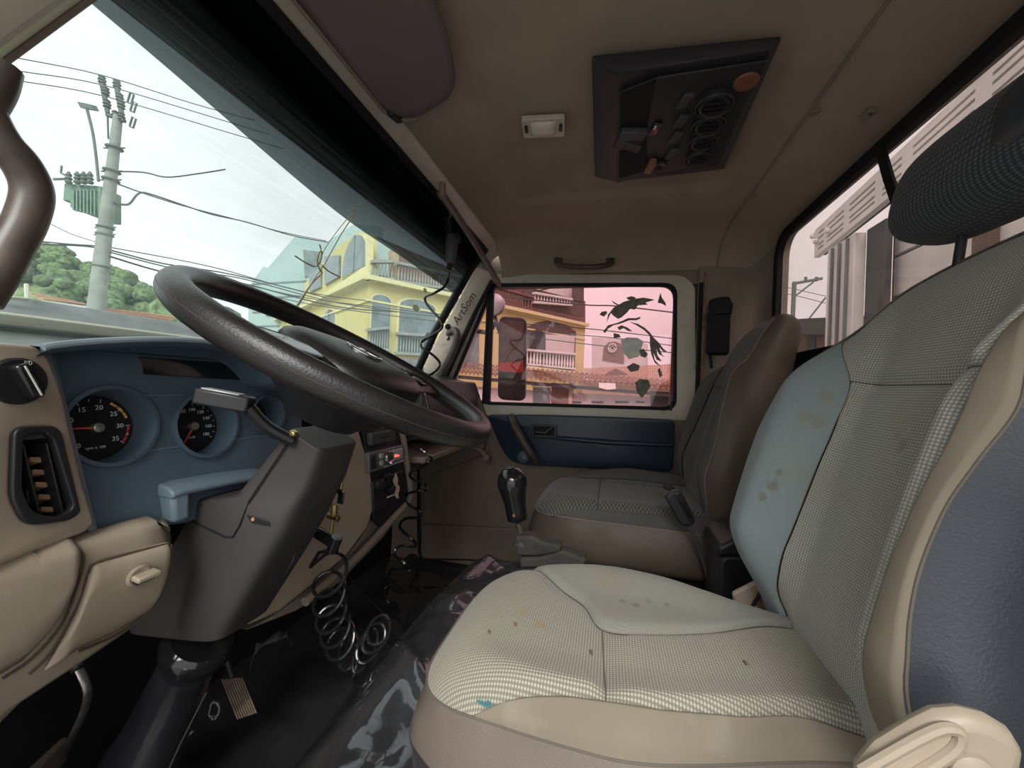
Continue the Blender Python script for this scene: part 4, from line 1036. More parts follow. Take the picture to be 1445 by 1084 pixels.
# Surf.N = U x V must face forward (+y): X x (0,-.25,.97) = (0,-.97,-.25) -> flip
class SurfF(Surf):
    def __init__(s, *a): super().__init__(*a); s.N = -s.N
BS = SurfF(BO, X_, BV, hb)
HB = lambda pts: [V((*BS.hit(*p), 0)) for p in pts]
far_in = HB([(1184,475),(1197,537),(1175,600),(1151,656),(1120,735),(1097,800),(1096,840),(1113,882),(1150,925)])
near_in = HB([(1418,462),(1394,510),(1350,621),(1301,700),(1257,800),(1234,872),(1221,934),(1226,990),(1238,1018)])
near_out = HB([(1475,500),(1445,561),(1372,652),(1332,714),(1297,800),(1281,872),(1279,962)])
def shape_back(S, par, Fi, Ni, fo, no, topo, mats, depth, vin=(.0), seamv=None, puff=.005, wr=.0012):
    """Fi/Ni: insert boundary curves top->bottom (first point = shoulder, second = cross seam). fo/no: outer curves top->bottom"""
    T3 = lambda P: [V((p[0], p[1], 0)) for p in P]
    Fi, Ni, fo, no, topo = map(T3, (Fi, Ni, fo, no, topo))
    # upper panel: between cross seam and the top edge
    top = catmull([Fi[0]]+topo+[Ni[0]], 6)
    T = [Fi[1].lerp(Ni[1], k/14) for k in range(15)]
    patch(S, coons(top, T, Fi[:2], Ni[:2], 50, 30), 'upper_panel', mats['ins_b'], par, .004, .004)
    Fc, Nc = catmull(Fi[1:], 6), catmull(Ni[1:], 6)
    patch(S, coons(T, [Fc[-1], Nc[-1]], Fc, Nc, 40, 60), 'centre_panel', mats['ins_b'], par, .003, .005)
    fo_, no_ = catmull(fo, 6), catmull(no, 6)
    Fa, Na = catmull(Fi, 6), catmull(Ni, 6)
    patch(S, coons(resample(Fa, 60), resample(fo_, 60), [Fa[0], fo_[0]], [Fa[-1], fo_[-1]], 60, 22), 'far_bolster', mats['bf'], par, puff, .003)
    patch(S, coons(resample(Na, 60), resample(no_, 60), [Na[0], no_[0]], [Na[-1], no_[-1]], 60, 16), 'near_bolster', mats['bn'], par, puff, .003)
    seam(S, T, 'cross_seam', mats['thr'], par, .0011, -.0045); seam(S, Fa, 'far_seam', mats['thr'], par, .0007, -.0025); seam(S, Na, 'near_seam', mats['thr'], par, .0007, -.0025)
    # side and rear shell: closed outline swept backwards
    full = resample(no_, 50)[::-1] + resample(top, 40)[::-1][1:-1] + resample(fo_, 50)
    cen = V((0, .3, 0)); rows = []
    for (d, k) in ((.0,.0), (.012,.012), (.035,.022), (.06,.02), (.085,.012), (.105,-.005), (.115,-.03)):
        r = []
        for i, p in enumerate(full):
            o = V((math.copysign(1, p.x-cen.x)*min(1, abs(p.x-cen.x)/.12), 1.2*sm(.45,.62,p.y), 0)); b0 = S.h(p.x, p.y)
            w_ = mn.noise(V((i*.06, d*20, 5)))*wr*(1 if d > .02 else 0)
            base = S.O+S.U*(p.x+o.x*(k*(1-.0)+w_))+S.V*(p.y+o.y*k*.7)
            r.append(base+S.N*(b0*(1-d/.115)-depth*(d/.115)-.002))
        rows.append(r)
    b = MB(); b.grid(rows); sv = b.build('side_panel', mats['sk'], par, smooth=True, ang=180)
    MB().tube([S.p(p.x, p.y, -.001) for p in full], .0016, 8).build('piping', mats['pip'], par, smooth=True)
    bk = MB(); bk.add(rows[-1], [tuple(range(len(full)))]); bk.build('rear_shell', 'black_plastic', par)
    return sv
def bpt(px, py, d=.005): q = BS.hit(px, py); return tuple(BS.p(q.x, q.y, d)-ds.location)
weave('teal_stained', (.225, .275, .275), (.225, .275, .275), (.24, .24, .19), stain_pts=[(bpt(1095,685), .014, (.15,.14,.10), .6), (bpt(1080,705), .010, (.15,.14,.10), .6), (bpt(1103,668), .008, (.15,.14,.10), .5), (bpt(1150,595), .022, (.22,.20,.14), .6), (bpt(1170,560), .014, (.21,.20,.15), .5)])
weave('back_stained', (.245, .25, .215), (.52, .525, .455), (.30, .28, .21), stain_pts=[(bpt(1278,632), .012, (.22,.17,.11), .6), (bpt(1268,618), .009, (.24,.20,.14), .5), (bpt(1215,560), .02, (.30,.27,.2), .4), (bpt(1280,590), .03, (.33,.29,.2), .4)])
BM = dict(ins_b='back_stained', bf='teal_stained', bn='tan_cloth', sk='slate_vinyl', pip='thread', thr='thread')
far_in[0] = V((.165,.50,0)); far_in[-1] = V((.12,-.01,0)); far_in[-2] = V((.13,.03,0))
near_in = [V((u,v,0)) for u,v in ((-.140,.50),(-.166,.428),(-.170,.352),(-.163,.293),(-.157,.217),(-.156,.163),(-.154,.118),(-.146,.06),(-.145,.0))]
fo = [(.165,.50), (.185,.44), (.215,.37), (.245,.28), (.255,.20), (.252,.12), (.235,.03), (.20,-.03)]
no = [(-.140,.50), (-.180,.455), (-.200,.398), (-.192,.335), (-.185,.29), (-.183,.23), (-.187,.183), (-.195,.131), (-.196,.06), (-.190,-.02)]
shape_back(BS, ds, far_in, near_in, fo, no, [(.12,.585), (.04,.62), (-.05,.63), (-.13,.60)], BM, .10)
# headrest
hc_ = V((.625,-.475,1.166))
def sell(c, rx, ry, rz, name, m, par, e1=.55, e2=.7, tilt=0, n=48, mm=30, clip=None):
    b = MB(); b.uv = []; rows = []
    f = lambda q, e: math.copysign(abs(q)**e, q)
    for i in range(n+1):
        th = 2*math.pi*i/n; r = []
        for j in range(mm+1):
            ph_ = -math.pi/2+math.pi*j/mm
            x = rx*f(math.sin(ph_), e1); q = f(math.cos(ph_), e1); y = ry*f(math.cos(th), e2)*q; z = rz*f(math.sin(th), e2)*q
            y, z = y*math.cos(tilt)-z*math.sin(tilt), y*math.sin(tilt)+z*math.cos(tilt)
            r.append(V(c)+V((x, y, z))); b.uv.append((x+c[0], th*.085))
        rows.append(r)
    b.grid(rows); return b.build(name, m, par, smooth=True, ang=180)
hr_ = thing('headrest', hc_-V((0,0,.10)), 'dark woven cloth headrest on top of the nearest seat', 'headrest')
sell(hc_, .155, .058, .076, 'cushion', 'head_weave', hr_, tilt=.2, e1=.5)
sell(hc_+V((-.095,.022,.010)), .050, .042, .050, 'side_inset', 'slate_vinyl', hr_, tilt=.2, n=30, mm=20)
for s in (-.06,.06): MB().tube([hc_+V((s,0,-.04)), hc_+V((s,.01,-.14))], (.006 if 0 else .006), 10).build('post', 'black_plastic', hr_, smooth=True)
# plastic recliner cover at the near rear corner
b = MB(); XN = .352
rec = [(1196,1060),(1222,1030),(1270,1000),(1300,985),(1335,982),(1370,990),(1400,1008),(1420,1035),(1412,1060),(1385,1090),(1300,1140),(1190,1140)]
pts = [at(px,py,'x',XN+.018) for px,py in rec]
b.prism(pts, (-.020,0,0)); rc_ = b.build('recliner_cover', 'seat_beige', ds, bevel=.010, seg=3)
ri = catmull([at(px,py,'x',XN-.0025) for px,py in ((1215,1088),(1260,1062),(1300,1040),(1330,1028),(1352,1032),(1352,1050),(1330,1070),(1280,1100))], 4)
MB().tube(ri, .0042, 8).build('moulded_ridge', 'seat_beige', rc_, smooth=True)
MB().lathe(at(1365,1085,'x',XN-.001), (-1,0,0), [(.014,0),(.013,.006),(.008,.009)], 20).build('pivot_cap', 'seat_beige', rc_, smooth=True)
# bracket on the far side of the seat
b = MB(); br = [at(px,py,'x',.86) for px,py in ((1034,838),(1085,813),(1105,840),(1110,875),(1036,850))]
b.prism(br, (.012,0,0)); brk = b.build('side_bracket', 'seat_beige', ds, bevel=.004)
MB().lathe(at(1078,846,'x',.858), (-1,0,0), [(.018,0),(.016,.004),(.006,.004),(.0005,.001)], 16).build('rusty_pivot', 'rust', brk, smooth=True)
MB().tube([at(1062,855,'x',.850), at(1072,838,'x',.848), at(1090,828,'x',.850)], .003, 6).build('cable', 'black_rubber', brk, smooth=True)
# frame below the cushion
b = MB(); b.box((.42,-.38,.335), (.80,.20,.345)); b.box((.44,-.36,.20), (.47,.18,.345)); b.box((.76,-.36,.20), (.79,.18,.345)); b.build('slide_rails', 'black_plastic', ds)
for i_, (px_, py_, lab_) in enumerate(((690,897,'dark crumb near the front left edge of the nearest seat cushion'), (727,886,'dark crumb right of the first one on the front cushion panel'), (834,926,'brown crumb just left of the cushion cross seam'), (1052,941,'brown crumb on rear cushion panel of nearest seat'))):
    q_ = CS.hit(px_, py_); c_ = CS.p(q_.x, q_.y, .0055)
    tag(MB().obox(c_, (.0035,.001,0), (0,.0018,0), (0,0,.0015)).build('crumb', 'brown_wall', None, bevel=.0006), lab_, 'crumb', 'crumbs on the nearest seat')
# torn corner of the insert showing blue threads
tr = MB(); base = V((0,0,0))
q_ = CS.hit(684,1000); base = CS.p(q_.x, q_.y, .002)
for k in range(12):
    a = random.uniform(-1, 1); q = base+V((random.uniform(-.005,.005), random.uniform(-.008,.008), .004)); tr.tube([q, q+V((.003*a,.004,.002)), q+V((.003,.006*a,-.001))], .0005, 4)
tr = tr.build('frayed_threads', mat('blue_thread', (.05,.20,.23), .8), ds); tr['kind'] = 'stuff'

# passenger seat ------------------------------------------------------------
ps = thing('passenger_seat', (1.38, -.05, .25), 'dark grey cloth passenger seat with brown vinyl side, beside the far door', 'seat')
PM = dict(ins_f='pweave_zig', ins='pweave_zig', bn='pcloth', bf='pcloth', sk='pvinyl', pip='ppiping', thr='black_rubber')
make_cushion(ps, lambda v: 1.155, lambda v: 1.595, .235, -.36, .515, dict(nearuv=[(1.16,.17),(1.172,.14),(1.176,.05),(1.178,-.06),(1.185,-.20),(1.20,-.34)], faruv=[(1.54,.17),(1.51,.14),(1.50,.05),(1.50,-.06),(1.50,-.2),(1.50,-.34)], seam_y=(.03,.03)), PM, crest=(.045,.003), zlow=.335, back=.3)
PO = V((1.385,-.272,.50)); PV = V((0,-.26,.96)).normalized()
def hp(u, v):
    k = sm(-.02,.14,v)*(1-.85*sm(.40,.58,v)); bol = .050*sm(.085,.17,abs(u))*k; edge = max(0, (abs(u)-.17)/.04)
    top = max(0, (v-.52)/.10); return bol-.012*min(1.5,edge)**2-.03*top*top+.01*math.sin(min(1,max(0,v/.5))*math.pi)
PS = SurfF(PO, X_, PV, hp)
PB = dict(ins_b='pweave', bf='pcloth', bn='pcloth', sk='pvinyl', pip='ppiping', thr='black_rubber')
shape_back(PS, ps, [(.12,.47),(.125,.39),(.13,.28),(.14,.18),(.15,.08),(.15,-.01)], [(-.13,.47),(-.135,.39),(-.14,.28),(-.145,.18),(-.15,.08),(-.15,-.01)],
    [(.12,.47),(.165,.40),(.195,.30),(.21,.20),(.205,.10),(.19,.0)], [(-.13,.47),(-.17,.40),(-.195,.30),(-.21,.20),(-.205,.10),(-.19,.0)], [(.10,.57),(.05,.615),(-.04,.625),(-.10,.59)], PB, .11)
b = MB(); b.box((1.20,-.33,.10), (1.56,.16,.335)); b.build('seat_box', 'black_plastic', ps, bevel=.01)
# ================================================================== INTERIOR FITTINGS
# driver's sun visor folded up against the headliner
v1 = thing('sun_visor', (.50,.48,1.41), 'mauve-brown driver sun visor folded flat against the headliner', 'sun visor')
vp = [(.16,.487),(.715,.485),(.750,.470),(.765,.43),(.738,.345),(.70,.315),(.60,.290),(.16,.285)]
vq = roundpoly(vp, [.0,.02,.02,.04,.05,.04,.05,.0], 6)
b = MB(); zz = lambda y: 1.425+.022*(.485-y)/.20
n = len(vq); c0 = V((.47,.39))
rows = [[V((c0.x+(p[0]-c0.x)*k, c0.y+(p[1]-c0.y)*k, zz(c0.y+(p[1]-c0.y)*k)+d)) for p in vq] for k, d in ((.02,-.010),(.5,-.011),(.9,-.009),(.98,-.006),(1.0,0),(.98,.006),(.5,.008),(.02,.008))]
b.grid(rows, close_v=True, cap=True); b.build('visor_board', 'visor_vinyl', v1, smooth=True, ang=180)
MB().tube([V((x,.486,1.421)) for x in (.16,.4,.6,.725)], .0045, 8).build('hinge_rod', 'trim_beige', v1, smooth=True)
b = MB(); b.obox((.742,.474,1.425), (.016,-.004,0), (0,.008,0), (0,0,.009)); b.build('pivot_clip', 'black_plastic', v1, bevel=.003)
MB().tube([V((.752,.468,1.421)), V((.760,.455,1.423)), V((.765,.437,1.428))], .003, 6).build('pivot_wire', 'trim_beige', v1, smooth=True)
# passenger's visor hanging down
A_, B_ = at(624,276,'x',.98), at(706,404,'x',1.40)
v2 = thing('sun_visor', (A_+B_)/2, 'brown passenger sun visor hanging down, seen edge-on above the far window', 'sun visor')
wdir = V((.55,.55,.35)).normalized(); rr_ = ((A_+B_)/2-CAM).normalized(); ln = (B_-A_).normalized(); wdir = (rr_-ln*rr_.dot(ln)).normalized(); nn_ = ln.cross(wdir).normalized()
b = MB(); rows = []
for i in range(13):
    t = i/12; th = .011; c = A_.lerp(B_, t)+nn_*(.006*math.sin(t*math.pi))
    wd_ = .085*min(1, .35+3*min(t, 1-t))
    rows.append([c+wdir*(wd_*.5-wd_*.5*math.cos(k*math.pi/6))+nn_*(th*math.sin(k*math.pi/6)) for k in range(12)])
b.grid(rows, close_v=True, cap=True); b.build('visor_board', 'visor_vinyl', v2, smooth=True, ang=180)
MB().tube([A_-ln*.004, A_+ln*.15, B_], .0035, 8).build('edge_wire', 'trim_beige', v2, smooth=True)
MB().lathe(A_+V((0,0,.004)), (0,0,1), [(.009,-.01),(.010,.0),(.009,.03)], 12).build('pivot', 'trim_beige', v2, smooth=True)

# dome lamp
zr = 1.470
lc = at(767,182,'z',1.462); lu = (at(797,180,'z',1.462)-at(737,183,'z',1.462)).normalized(); lv_ = V((0,0,-1)).cross(lu)
dl = thing('dome_lamp', lc+V((0,0,.018)), 'small rectangular dome lamp with cream frame on the headliner', 'lamp')
def lpt(u, v, z=0): return lc+lu*u+lv_*v+V((0,0,z))
hx = (at(797,180,'z',1.462)-at(737,183,'z',1.462)).length/2; hy = (at(768,170,'z',1.462)-at(768,196,'z',1.462)).length/2*1.0
plate('frame', 'cream_paint', rrect(-hx,-hy,hx,hy,.004), [rrect(-hx*.62,-hy*.72,hx*.62,hy*.72,.003)], lc+V((0,0,.012)), lu, -lv_ if False else lv_, .012, dl, bevel=.002)
b = MB(); rows = []
for i in range(9):
    a = -1+2*i/8; rows.append([lpt(hx*.62*a, hy*.72*(-1+2*j/8), -.010*(1-a**4)*(1-(-1+j/4)**4)+.002) for j in range(9)])
b.grid(rows); b.build('lens', 'lamp_lens', dl, smooth=True)
for s in (-1, 1): MB().obox(lpt(s*hx*.8, hy*.15, -.002), lu*.004, lv_*.010, V((0,0,.004))).build('switch', 'black_plastic', dl, bevel=.001)

# roof ventilation console
zc_ = 1.458
rcn = thing('roof_console', at(960,150,'z',1.47), 'black roof-mounted air conditioning console with a row of round vents', 'air conditioner')
def zp(px, py, z=zc_): return at(px, py, 'z', z)
b = MB(); o0 = [zp(835,78,1.466), zp(1103,50,1.466), zp(1022,236,1.466), zp(840,247,1.466)]
i0 = [zp(868,104,1.44), zp(1090,70,1.44), zp(1012,234,1.44), zp(868,257,1.44)]
b.grid([o0, [p+V((0,0,-.006)) for p in o0], i0], close_v=True, cap=True); b.build('bezel', 'console_roof', rcn, bevel=.003)
zi = 1.4385
pc = [zp(873,128,zi), zp(930,106,zi), zp(1085,82,zi), zp(1008,230,zi), zp(928,243,zi), zp(870,256,zi)]
b = MB(); b.prism(pc, (0,0,-.005)); fc = b.build('face_plate', 'console_roof', rcn, bevel=.002)
b = MB(); b.prism([zp(876,132,zi-.006), zp(926,110,zi-.006), zp(912,180,zi-.006), zp(914,240,zi-.006), zp(873,252,zi-.006)], (0,0,-.0015)); b.build('side_grille', 'black_rubber', fc, bevel=.0008)
for (px, py, r) in ((1008,143,.036),(1000,172,.034),(992,196,.031),(985,219,.029)):
    c = zp(px, py, zi-.004); k = MB()
    k.lathe(c, (0,0,-1), [(r,-.002),(r,.010),(r*.93,.013),(r*.86,.008),(r*.80,.012),(r*.62,.013),(r*.58,.008),(.0005,.007)], 36, cap=False); vo = k.build('round_vent', 'console_roof', rcn, smooth=True, ang=30)
    for m_ in (-1, 0, 1): MB().obox(c+V((r*.35*m_,0,-.012)), V((.0012,0,0)), V((0,r*.55,0)), V((0,0,.003))).build('vane', 'black_plastic', vo)
for (px, py) in ((967,141),(961,170),(954,193),(948,216)):
    c = zp(px, py, zi-.006); MB().obox(c, (.018,.006,0), (-.002,.010,0), (0,0,.006)).build('slider', 'dark_plastic', rcn, bevel=.003)
c = zp(1053,114,zi-.004); MB().lathe(c, (0,0,-1), [(.022,0),(.020,.005),(.012,.006),(.0005,.004)], 24, cap=False).build('round_badge', 'orange_knob', rcn, smooth=True)
c = zp(889,196,zi-.012); MB().obox(c, (.030,.010,0), (-.006,.028,0), (0,0,.008)).build('rocker_knob', 'dark_plastic', rcn, bevel=.004)
c = zp(892,208,zi-.022); MB().obox(c, (.012,.004,0), (-.008,.018,.002), (0,0,.002)).build('knob_face', 'shroud_plastic', rcn, bevel=.001)
c = zp(925,182,zi-.008); b = MB(); b.obox(c, (.020,.004,0), (-.001,.009,0), (0,0,.002)); dg = b.build('display_window', 'gloss_black', rcn, bevel=.002)
MB().obox(c+V((.004,0,-.0026)), (.008,.0016,0), (-.0004,.003,0), (0,0,.0006)).build('display_mark', 'red_print', dg)
MB().obox(c+V((-.008,.002,-.0026)), (.006,.0012,0), (-.0004,.002,0), (0,0,.0006)).build('display_mark', 'white_print', dg)
c = zp(918,234,zi-.010); MB().obox(c, (.022,.006,0), (-.002,.008,0), (0,0,.010)).build('brown_switch', 'rust', rcn, bevel=.003)
c = zp(932,232,zi-.008); MB().lathe(c, (0,0,-1), [(.016,0),(.015,.006),(.0005,.003)], 20, cap=False).build('round_switch', 'black_plastic', rcn, smooth=True)

# ceiling grab handle above the far door
gh = thing('grab_handle', at(824,372,'x',1.665), 'dark brown ceiling grab handle above the far door window', 'handle')
pth = catmull([at(785,366,'x',1.672), at(790,374,'x',1.650), at(824,377,'x',1.640), at(858,374,'x',1.650), at(864,367,'x',1.672)], 6)
MB().tube(pth, .011, 10).build('bar', 'brown_lever', gh, smooth=True)
for px in (788, 861): MB().obox(at(px,369,'x',1.676), (.010,0,0), (0,.018,0), (0,0,.014)).build('foot', 'brown_lever', gh, bevel=.005)
# grab handle on passenger A-pillar
gh = thing('grab_handle', at(630,500,'x',1.62), 'dark worn grab handle at foot of the far windscreen pillar', 'handle')
pth = catmull([at(631,473,'x',1.655), at(641,466,'x',1.635), at(645,478,'x',1.625), at(632,510,'x',1.62), at(612,542,'x',1.62), at(596,566,'x',1.63)], 6)
MB().tube(pth, .016, 12).build('bar', 'brown_lever', gh, smooth=True)
MB().lathe(at(632,477,'x',1.650), (-1,0,0), [(.014,0),(.012,.008)], 14).build('bolt', 'black_rubber', gh, smooth=True)
# grab handle on the driver's A-pillar
gh = thing('grab_handle', at(10,240,'y',.56), 'thick curved brown grab handle on the nearest windscreen pillar', 'handle')
HD = lambda px, py: V((at(px,py,'y',.56)))
pth = catmull([at(-32,130,'y',.60), at(-14,118,'y',.58), at(2,105,'y',.57)], 4)
b = MB(); b.tube(catmull([HD(0,92), HD(-8,122), HD(-24,150)], 5), .0145, 14); b.build('upper_foot', 'brown_lever', gh, smooth=True)
b = MB(); b.tube(catmull([HD(-34,120), HD(-22,160), HD(0,198), HD(30,232), HD(46,270), HD(36,312), HD(14,352), HD(-6,388), HD(-30,425)], 6), .0150, 14); b.build('bar', 'brown_lever', gh, smooth=True)

# air gun hanging on its hook, with stretched coiled cord
ag = thing('air_gun', at(640,375,'x',1.15), 'black hand-held air gun hanging by a hook in front of the far pillar', 'air gun')
GX = 1.15
g = lambda px, py, dx=0: at(px, py, 'x', GX+dx)
MB().tube(catmull([g(628,290), g(635,300), g(634,310), g(630,318), g(633,330), g(636,340)], 4), .0045, 8).build('hook', 'steel', ag, smooth=True)
b = MB(); b.tube([g(632,308), g(634,322), g(637,338)], .010, 8); b.build('trigger_head', 'black_plastic', ag, smooth=True)
b = MB(); b.tube([g(637,332), g(638,340), g(637,355), g(636,366), g(635,372)], [.016,.021,.019,.016,.012], 14); b.build('grip', 'dark_plastic', ag, smooth=True)
b = MB(); b.tube([g(645,330), g(648,336), g(646,342)], .008, 8); b.build('trigger', 'black_plastic', ag, smooth=True)
MB().tube([g(635,371), g(634,380)], .009, 12).build('collar', 'black_rubber', ag, smooth=True)
c1 = thing('coiled_hose', g(600,500), 'thin black coiled hose stretched from air gun down behind the wheel to floor', 'hose')
wig = [(634,380),(633,392),(627,405),(612,414),(600,420),(604,432),(620,450),(624,462),(612,472),(596,482),(595,490),(612,502),(621,514),(612,526),(592,536),(588,545),(600,556),(606,590),(600,602),(580,612),(570,622),(590,632),(608,645),(606,652),(590,660),(579,668),(582,676),(600,684),(601,692),(584,694),(571,700),(576,712),(592,722),(592,730),(572,732),(564,744),(578,758),(586,766),(584,772),(566,770),(556,780),(566,792),(580,800),(580,806),(556,803),(549,812),(560,826),(572,832),(566,836),(548,828),(541,836),(548,850),(556,858),(540,862)]
pp_ = []
for i, (px, py) in enumerate(wig):
    X0 = 1.15-.03*sm(380,560,py)-.15*sm(560,860,py)+.02*math.sin(i*1.7); pp_.append(at(px, py, 'x', X0))
MB().tube(catmull(pp_, 4), .0042, 7).build('hose', 'gloss_black', c1, smooth=True)

# second coiled hose: handle by the column, heap of coils on the floor
hn = thing('hose_valve', at(470,765,'x',.66), 'black cylindrical valve handle at the head of the floor coil', 'valve')
p0, p1 = at(436,744,'x',.62), at(470,766,'x',.62)
MB().tube([p0, p0.lerp(p1,.15), p0.lerp(p1,.9), p1], [.009,.0105,.0105,.010], 14).build('barrel', 'gloss_black', hn, smooth=True)
MB().tube([at(476,758,'x',.62), at(468,778,'x',.62)], .0105, 12).build('tee', 'gloss_black', hn, smooth=True)
bv = thing('brass_fitting', at(470,740,'x',.68), 'small brass hose fitting below the ignition keys', 'fitting')
MB().tube([at(472,712,'x',.68), at(471,730,'x',.68)], .007, 6).build('hex_nut', 'brass', bv, bevel=.001)
MB().tube([at(463,727,'x',.68), at(478,732,'x',.68)], .007, 6).build('cross_nut', 'brass', bv, bevel=.001)
MB().tube([at(470,730,'x',.68), at(467,757,'x',.68)], .0035, 8).build('stem', 'brass', bv, smooth=True)
c2_ = thing('coiled_hose', at(480,860,'x',.66), 'thick black coiled hose dropping to the floor in loose loops right of the column', 'hose')
cent = catmull([at(468,800,'x',.66), at(464,830,'x',.67), at(466,862,'x',.68), at(474,890,'x',.69), at(486,915,'x',.70), at(505,925,'x',.70), at(524,908,'x',.71), at(538,885,'x',.73)], 30)
CC = resample(cent, 420); path = [at(468,775,'x',.62), at(450,780,'x',.63), at(438,800,'x',.64)]; turns = 8.5
for i, p in enumerate(CC):
    f_ = sm(.55, .95, i/len(CC)); e = (V((.62,0,.78))*(1-f_)+V((.45,.45,.77))*f_).normalized(); a = (V((0,1,0))*(1-f_)+V((.75,-.45,.2))*f_).normalized()
    q_ = i/len(CC); ph_ = 2*math.pi*(6.2*q_+4.5*q_**3)+math.pi*.2; r = .033-.005*f_
    path.append(p+a*math.cos(ph_)*r+e*math.sin(ph_)*r*.95)
MB().tube(path, .0036, 8).build('hose', 'gloss_black', c2_, smooth=True)
# hanging key ring
ky = thing('key_ring', at(480,680,'x',.585), 'bunch of ignition keys on a ring hanging right of the steering column', 'keys')
kx = .585; k_ = lambda px, py, d=0: at(px, py, 'x', kx+d)
MB().tube([k_(474,634), k_(480,634)], .006, 10).build('ignition_key', 'chrome', ky, smooth=True)
b = MB(); b.tube([k_(487,640)+V((0,.010*math.cos(a*math.pi/10),.010*math.sin(a*math.pi/10))) for a in range(20)], .001, 6, closed=True); b.build('split_ring', 'brass', ky, smooth=True)
b = MB(); b.obox(k_(480,672), (.002,0,0), (0,.006,.0), (0,-.002,.030)); b.build('leather_tag', 'black_rubber', ky, bevel=.001)
b = MB(); b.tube(roundpoly_3 if False else [k_(px,py,-.006) for px,py in ((477,662),(482,662),(483,678),(481,690),(478,690),(477,676))], .0012, 6, closed=True); b.build('steel_shackle', 'brass', ky, smooth=True)
b = MB(); b.obox(k_(481,703,-.004), (.0015,0,0), (0,.006,.001), (0,-.001,.010)); b.build('fob', 'gloss_black', ky, bevel=.001)
MB().tube([k_(468,668), k_(464,690), k_(460,710)], .0016, 6).build('bead_chain', 'brass', ky, smooth=True)
# lever arm with curved cable below
fc2 = thing('floor_cable', at(500,830,'x',.9), 'thin black cable with a metal end lying behind the hose coils', 'cable')
MB().tube(catmull([at(488,806,'x',.84), at(505,830,'x',.9), at(528,852,'x',.95), at(548,874,'x',.98)], 5), .003, 6).build('cable', 'black_plastic', fc2, smooth=True)
MB().tube([at(486,802,'x',.84), at(492,808,'x',.84)], .005, 8).build('end_fitting', 'knob_metal', fc2, smooth=True)

# gear lever
gl = thing('gear_lever', (.95,.16,.40), 'black gear lever with grip knob and stepped rubber base between the seats', 'gear lever')
gx = .95; g = lambda px, py, d=0: at(px, py, 'x', gx+d)
ax0, ax1 = g(720,662), g(731,738)
L_ = (ax1-ax0); b = MB(); b.lathe(ax0, L_, [(.004,-.003),(.020,.0),(.032,.012),(.037,.028),(.037,.042),(.032,.062),(.0275,.085),(.026,.11),(.026,.122),(.024,.126)], 28); b.build('knob', 'gloss_black', gl, smooth=True)
MB().lathe(ax0-L_.normalized()*.003, -L_, [(.013,0),(.012,.002),(.010,.0),(.0005,.0)], 18, cap=False).build('knob_cap', 'dark_plastic', gl, smooth=True)
MB().lathe(g(725,728,-.027), (-1,0,0), [(.004,0),(.003,.002)], 10).build('grub_screw', 'rust', gl)
MB().tube([ax1, g(735,752)], .008, 10).build('shaft', 'brown_lever', gl, smooth=True)
b = MB(); b.lathe(g(738,756), (0,0,-1), [(.014,-.004),(.020,.0),(.023,.012),(.024,.02)], 24); b.build('gaiter_top', 'dark_plastic', gl, smooth=True)
def fold(pts, t, name):
    b = MB(); base = [g(px, py, -.022) for px, py in pts]; b.prism(base, (.044,0,0)); return b.build(name, mat('dusty_rubber', (.048,.043,.038), .85, var=.25, vscale=30), gl, bevel=.006)
fold([(727,757),(750,757),(766,765),(792,771),(789,781),(757,786),(728,785)], .07, 'gaiter_fold')
fold([(732,788),(762,787),(794,778),(828,790),(822,803),(780,801),(734,803)], .07, 'gaiter_fold')
fold([(735,805),(790,803),(822,806),(820,815),(735,815)], .07, 'gaiter_fold')

# belt buckle on its stalk
bu = thing('seat_belt_buckle', at(985,800,'x',1.08), 'black seat belt buckle on a flexible stalk in front of passenger seat side', 'belt buckle')
bx = 1.09; g = lambda px, py, d=0: at(px, py, 'x', bx+d)
b = MB(); b.prism([g(939,704), g(949,694), g(962,693), g(981,732), g(980,741), g(966,744), g(958,738)], (.028,0,0)); b.build('buckle_body', 'black_plastic', bu, bevel=.005)
b = MB(); b.prism([g(951,697,-.003), g(960,696,-.003), g(978,732,-.003), g(975,739,-.003)], (.004,0,0)); b.build('buckle_face', 'gloss_black', bu, bevel=.001)
MB().tube(catmull([g(972,742,.012), g(984,768,.012), g(994,798,.012), g(1003,832,.012)], 5), .005, 8).build('stalk', 'dark_plastic', bu, smooth=True)
# black storage box between the seats
sb_ = thing('storage_box', (1.02,-.40,.10), 'black plastic box with rounded lid behind the gear lever, between the seats', 'box')
b = MB(); b.prism([V((.98,y,z)) for y, z in ((-.255,.10),(-.255,.475),(-.265,.49),(-.46,.505),(-.50,.10))], (.13,0,0)); b.build('box_body', 'black_plastic', sb_, bevel=.008)
b = MB(); b.prism([V((.972,y,z)) for y, z in ((-.245,.485),(-.25,.51),(-.285,.535),(-.36,.545),(-.48,.53),(-.49,.505),(-.28,.492))], (.145,0,0)); b.build('box_lid', 'black_plastic', sb_, bevel=.008, seg=3)
MB().tube([at(1012,784,'x',.978), at(1062,757,'x',.978)], .0022, 6).build('lid_line', 'dark_plastic', sb_, smooth=True)
# small black parcel behind the passenger cushion: second belt anchor
ba = thing('belt_tongue', at(945,688,'x',1.25), 'small metal belt tongue lying at back of passenger cushion', 'belt tongue')
b = MB(); b.obox(at(943,688,'x',1.25), (.012,0,0), (0,.012,.004), (0,-.003,.006)); b.build('tongue', 'black_plastic', ba, bevel=.002)
MB().obox(at(952,690,'x',1.24), (.003,0,0), (0,.005,0), (0,0,.004)).build('tongue_plate', 'chrome', ba)
